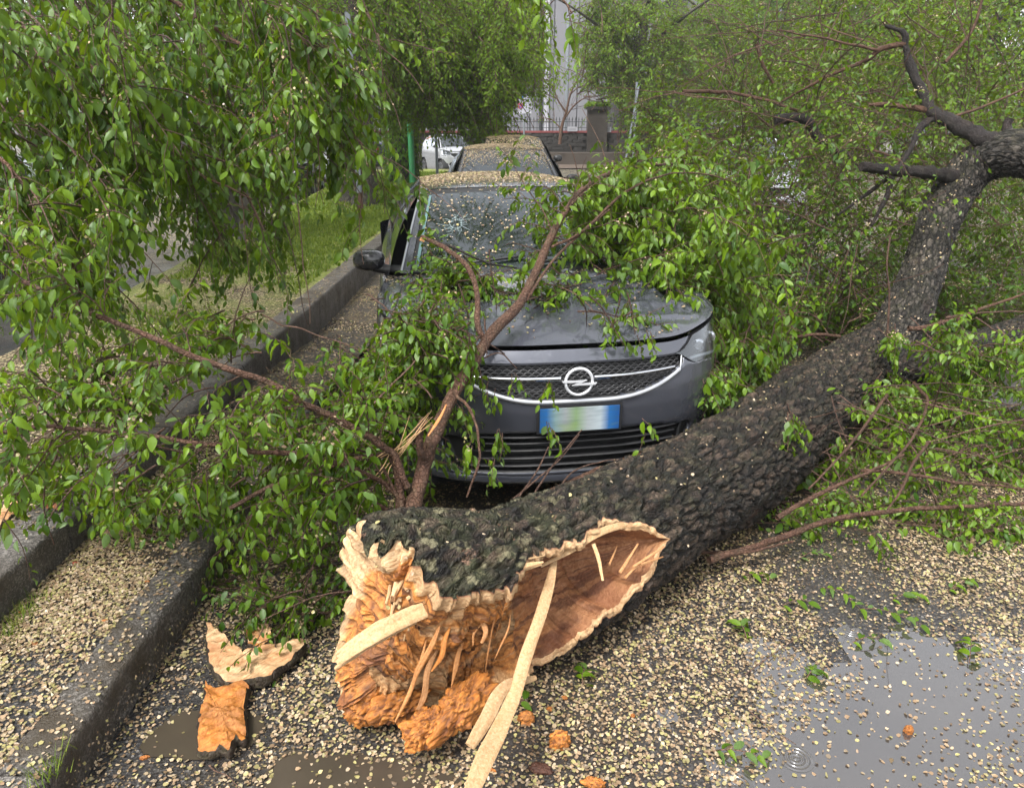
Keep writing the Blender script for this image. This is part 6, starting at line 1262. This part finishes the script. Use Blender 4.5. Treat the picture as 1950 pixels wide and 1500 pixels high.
# misty trees at the back, right
def back_tree(px, Y, H, n, R, label, fresh, gp='tall trees along the far side of the street'):
    n = int(n * (1.9 if px > 1400 else 1))
    x_ = float(at(px, 250, Y=Y)[0]); t = standing((x_, Y, 0), .28, H, label, seed=int(px), group=gp, limbs=5, lean=(.3, 0)); F_ = Fol(); crown_mass(F_, n, (x_, Y, H * (.58 if px > 1400 else .75)), R, .20, fresh, K=8, Lt=.8, r0=.01, clumps=40); finish(F_, t, 2, 0, mat='leaf_far'); return t
back_tree(1470, 40, 10, 2600, (4.2, 3, 4.0), 'tall dark stemmed tree rising behind the middle of the fallen crown', .4)
back_tree(1650, 34, 10, 2600, (4.2, 3, 4.2), 'misty green tree high behind the upper right limb', .5)
back_tree(1850, 30, 9, 2400, (4.2, 3, 4.0), 'green tree at the right edge behind the fallen crown', .45)
back_tree(1340, 46, 8, 1500, (2.6, 2.4, 3.0), 'dark tree with a straight stem right of the bright young tree', .15)
back_tree(560, 34, 9, 2400, (4.5, 3, 3.6), 'broad tree behind the dark green car', .3, 'trees behind the left parking row')
back_tree(200, 24, 8, 2400, (4.5, 3, 3.6), 'broad tree behind the black car at the left', .25, 'trees behind the left parking row')
# dark conifer-like shrub behind pier
F = Fol(); crown_mass(F, 900, (float(at(1185, 240, Y=42)[0]), 42.5, 2.6), (1.9, 1.0, 1.6), .16, .05, K=8, Lt=.5); sh = empty('dark_shrub', (float(at(1185, 240, Y=42)[0]), 42.5, 0), 'dark evergreen shrub over the wall right of the pier', 'shrub'); mb = MB(); b0_ = np.array(sh.location); stem(mb, [b0_, b0_ + [0, 0, 2.2]], [.1, .05], k=5, n=8); mb.build('stem', M['bark_standing'], sh); finish(F, sh, 2, 0, mat='leaf_far')
# ---------------------------------------------------------------- broken wood and sprigs on the ground
s_ = MB()
def scatter_trunk():
    n = 330; S_ = RNG.uniform(.1, L_tot, n); T_ = np.radians(90 + RNG.normal(-8, 34, n)); P = place(S_, T_, r_out(S_, T_) + .022); N_ = nrm(P - axis_at(S_)[:, :3]); k_ = ~((S_ < 1.2) & (T_ < np.radians(70))); seeds_mesh(s_, P[k_], N_[k_], .0125, 6, .35)
    C_ = crom(LIMB, 400); i = RNG.integers(0, 300, 160); T_, A_, B_ = frames(C_); t_ = np.radians(90 + RNG.normal(0, 40, 160)); N_ = np.cos(t_)[:, None] * A_[i] + np.sin(t_)[:, None] * B_[i]; seeds_mesh(s_, C_[i, :3] + N_ * (C_[i, 3:4] + .015), N_, .016, 5, .3)
scatter_trunk(); tag(s_.build('fallen_seeds', M['seed']), 'scattered pale seeds stuck on the wet bark of the fallen trunk', 'seeds', kind='stuff')
def chunk(px, py, d, col, seed, label, name='wood_chunk', rot=0, flat=.6, group=None, z=0.0):
    c = at(px, py, z=z + d[2] * .6); t = lump(c, d, [math.cos(math.radians(rot)), math.sin(math.radians(rot)), 0], col, seed, name, None, nn=48, m=M['wood']); tag(t, label, 'wood chunk', group); return t
def slab(name, outline, z0, th_, label, colf, m='wood', z_tilt=(0, 0), n=30, rough=.012, seed=1, sides=None):
    """thick irregular slab from a polygon seen on the ground"""
    P = np.array([at(a, b_, z=z0) for a, b_ in outline]); P = crom(np.vstack([P, P[:1]]), 90)[:-1]; c = P.mean(0); P = P + (fbm(P * 30, 3, seed)[:, None] - .5) * np.array([.025, .025, 0]); rings = np.linspace(1, .0, 16); G = []
    top = np.stack([c + (P - c) * r_ for r_ in rings]); zt = th_ * (1 - .12 * rings[:, None] ** 6) + rough * (fbm(top * [25, 60, 1], 4, seed) - .5) * 3; top[..., 2] = z0 + zt + (top[..., 0] - c[0]) * z_tilt[0] + (top[..., 1] - c[1]) * z_tilt[1]
    bot = P.copy(); bot[:, 2] = z0; mb = MB(); mb.grid(top, 0, colf(top), close=True); mid = (top[0] + bot) / 2 + nrm(P - c) * .008; mid[:, 2] = (top[0][:, 2] + z0) / 2
    mb.grid(np.stack([bot, mid, top[0]]), 1, [.4, .3, 0], close=True); return tag(mb.build(name, [M['wood'], M['bark']]), label, 'wood chunk')
cw = lambda a, b_, f: (lambda T_: (lambda n_: a * (1 - n_) + b_ * n_)(sstep(.35, .65, fbm(T_ * [f * .4, f, 1], 4, 4))[..., None]) * (.75 + .5 * fbm(T_ * f * 2, 3, 9)[..., None]))
slab('wood_slab', [(398, 1205), (418, 1225), (440, 1252), (490, 1262), (540, 1245), (578, 1238), (572, 1255), (530, 1290), (500, 1308), (440, 1310), (412, 1295), (400, 1250)], .015, .045, 'V shaped pale slab of split wood with dark bark edge beside the kerb', cw(CREAM, TAN, 26), z_tilt=(0, .05), seed=4)
slab('wood_slab', [(470, 1215), (500, 1205), (520, 1215), (505, 1240), (475, 1238)], .02, .04, 'small upright piece of pale wood behind the split slab', cw(CREAM, ORANGE, 26), seed=5)
slab('rotten_slab', [(395, 1318), (425, 1325), (470, 1318), (466, 1360), (468, 1420), (450, 1420), (437, 1446), (420, 1440), (400, 1446), (380, 1440), (388, 1370)], .01, .045, 'oblong crumbling orange slab of rotten wood lying in a puddle', cw(ORANGE * .95, ORANGE * .6 + TAN * .15, 30), rough=.02, seed=6)
chunk(1066, 1408, (.030, .022, .034), ORANGE * 1.2, 21, 'upright orange crumb of rotten wood on the seeds right of the long splinter')
chunk(1002, 1366, (.026, .022, .022), ORANGE * .9, 22, 'orange rotten crumb tucked below the split butt'); chunk(1046, 1350, (.010, .008, .008), ORANGE, 23, 'tiny orange crumb between two larger crumbs')
chunk(1075, 1328, (.010, .007, .007), ORANGE, 24, 'tiny orange crumb highest under the trunk'); chunk(1030, 1462, (.034, .018, .012), DARKR * .5, 25, 'black curl of bark in front of the orange crumb', rot=-15)
chunk(1130, 1490, (.030, .016, .016), ORANGE * 1.1, 26, 'orange crumb lying farthest in front of the split trunk', rot=-10); chunk(1730, 1390, (.014, .012, .018), ORANGE * .9, 27, 'lone orange crumb standing in the puddle')
chunk(935, 1465, (.014, .006, .006), ORANGE, 28, 'thin orange flake touching the long splinter', rot=-30); chunk(275, 1442, (.014, .006, .006), ORANGE * 1.1, 29, 'thin orange flake near the lower kerb', rot=20)
chunk(1205, 1362, (.008, .006, .006), ORANGE, 30, 'tiny crumb alone on the seeds in the middle of the road')
for i, (px, py, q) in enumerate(((66, 1225, ORANGE * .8), (142, 1072, np.array([.45, .06, .03])), (200, 1182, ORANGE), (162, 1180, CREAM), (40, 1165, ORANGE * .8), (280, 1108, ORANGE))):
    chunk(px, py, (.012, .008, .006), q, 31 + i, ['rust coloured crumb on the seed strip', 'bright red crumb close under the raised kerb', 'orange crumb in the middle of the seed strip', 'cream wood flake in the middle of the seed strip', 'rust crumb beside a grass tuft at the kerb', 'orange crumb near the lower kerb top'][i], z=.15)
slab('wood_slab', [(-20, 1000), (10, 968), (36, 962), (30, 978), (0, 1010)], .296, .02, 'pale splinter lying on the raised kerb at the left edge', cw(CREAM, TAN, 26), seed=8)
slab('rotten_slab', [(90, 960), (115, 958), (120, 970), (95, 974)], .296, .012, 'reddish bark flake on the raised kerb', cw(ORANGE * .6, DARKR * 2, 26), seed=9)
# dropped twigs and sprigs
tw_ = MB()
def dropped(px, py, ang, L, nleaf, label, size=.045, z=.008, group='dropped sprigs on the road'):
    b0_ = at(px, py, z=z); t = empty('elm_sprig', b0_, label, 'sprig', group); a = math.radians(ang); n = 10; P = np.stack([b0_ + np.array([math.cos(a), math.sin(a), 0]) * L * (q - .5) for q in np.linspace(0, 1, n)]); P = P + (fbm(P * 9, 2, int(px)) [:, None] - .5) * [.04, .04, 0]; P[:, 2] = z + .006 + .02 * np.sin(np.linspace(0, np.pi, n)) * (nleaf > 0)
    mb = MB(); mb.tube(P, np.linspace(.0022, .0011, n), 5); mb.build('stem', M['bark_twig'], t)
    for k_ in range(nleaf):
        i = int((k_ + .5) / nleaf * (n - 1)); s1 = 1 if k_ % 2 else -1; d_ = nrm(np.array([math.cos(a + s1 * .9), math.sin(a + s1 * .9), RNG.uniform(-.05, .35)])); nv = nrm(np.cross(d_, np.cross(np.array([0, 0, 1]) + RNG.normal(0, .3, 3), d_))); sd_ = np.cross(d_, nv); zz_ = size * RNG.uniform(.7, 1.2)
        m_ = np.eye(4); m_[:3, 0] = sd_ * zz_; m_[:3, 1] = d_ * zz_; m_[:3, 2] = nv * zz_; m_[:3, 3] = P[i] - b0_; q = link('leaf', _lt[int(RNG.integers(0, 8))], t); q.matrix_basis = Matrix(m_.tolist())
for a in ((1410, 1205, 100, .08, 9, 'tight green leaf cluster on the seeds nearest the trunk'), (1440, 1105, -20, .12, 6, 'flat sprig pointing at the trunk on the dry seeds'), (1515, 1155, 0, .10, 5, 'small sprig left of the long bare twig tip'), (1600, 1140, -50, .16, 8, 'sprig with fanned leaves above the long bare twig'), (1725, 1140, 10, .12, 7, 'bushy sprig among the seeds below the ground branches'), (1700, 1180, -25, .24, 9, 'long pale sprig running into the puddle edge'),
          (1845, 1245, 60, .12, 6, 'dark green sprig standing at the wet right side'), (1545, 1288, 30, .05, 7, 'round green tuft at the upper edge of the puddle'), (1410, 1445, -15, .15, 8, 'pale waterlogged sprig floating at the lower puddle edge'), (1115, 1290, 70, .09, 6, 'dark green sprig under the torn trunk edge'), (1000, 1340, 20, .02, 2, 'single dark leaf pair by the wood crumbs'), (1650, 1225, 0, .10, 5, 'thin sprig lying just above the puddle'), (1830, 1120, 20, .14, 8, 'leafy sprig at the right below the ground branches'), (1550, 1060, 10, .12, 7, 'leafy sprig close right of the trunk'),
          (500, 1285, 10, .10, 6, 'sprig resting on the V shaped wood slab'), (120, 1470, 15, .12, 0, 'bare grass stalk like twig on the lower kerb strip'), (1490, 1235, 38, .42, 0, 'long bare twig lying diagonally on the seeds'), (1470, 1390, -55, .16, 0, 'short dark twig at the puddle edge'), (430, 1480, -40, .14, 0, 'thin bare twig below the orange slab')):
    dropped(*a)
# small grass tufts at the kerb foot
F = MB()
for (px, py, z_) in ((40, 1175, .15), (60, 1160, .15), (90, 1475, .16), (20, 1205, .15)):
    b0_ = at(px, py, z=z_); n = 70; x = b0_[0] + RNG.normal(0, .02, n); y = b0_[1] + RNG.normal(0, .04, n); a = RNG.uniform(0, 6.28, n); h = RNG.uniform(.02, .06, n); B = np.stack([x, y, x * 0 + z_], -1); T = B + np.stack([np.cos(a) * h * .6, np.sin(a) * h * .6, h], -1); Sv = np.stack([-np.sin(a), np.cos(a), a * 0], -1) * .0016
    F.add(np.stack([B - Sv, B + Sv, T], 1).reshape(-1, 3), np.arange(n * 3).reshape(-1, 3), 0, np.repeat(RNG.random((n, 3)) * [1, .3, 0], 3, 0), False)
tag(F.build('grass_tufts', M['grass']), 'small grass tufts sprouting at the foot of the kerb stones', 'grass', kind='stuff')

# ---------------------------------------------------------------- rain haze
hz = MB(); hz.box((4, 35, 9.2), (124, 96, 20.6)); hz_o = hz.build('haze', M['haze']); hz_o['kind'] = 'stuff'; hz_o['label'] = 'thin grey rain haze filling the air over the street'
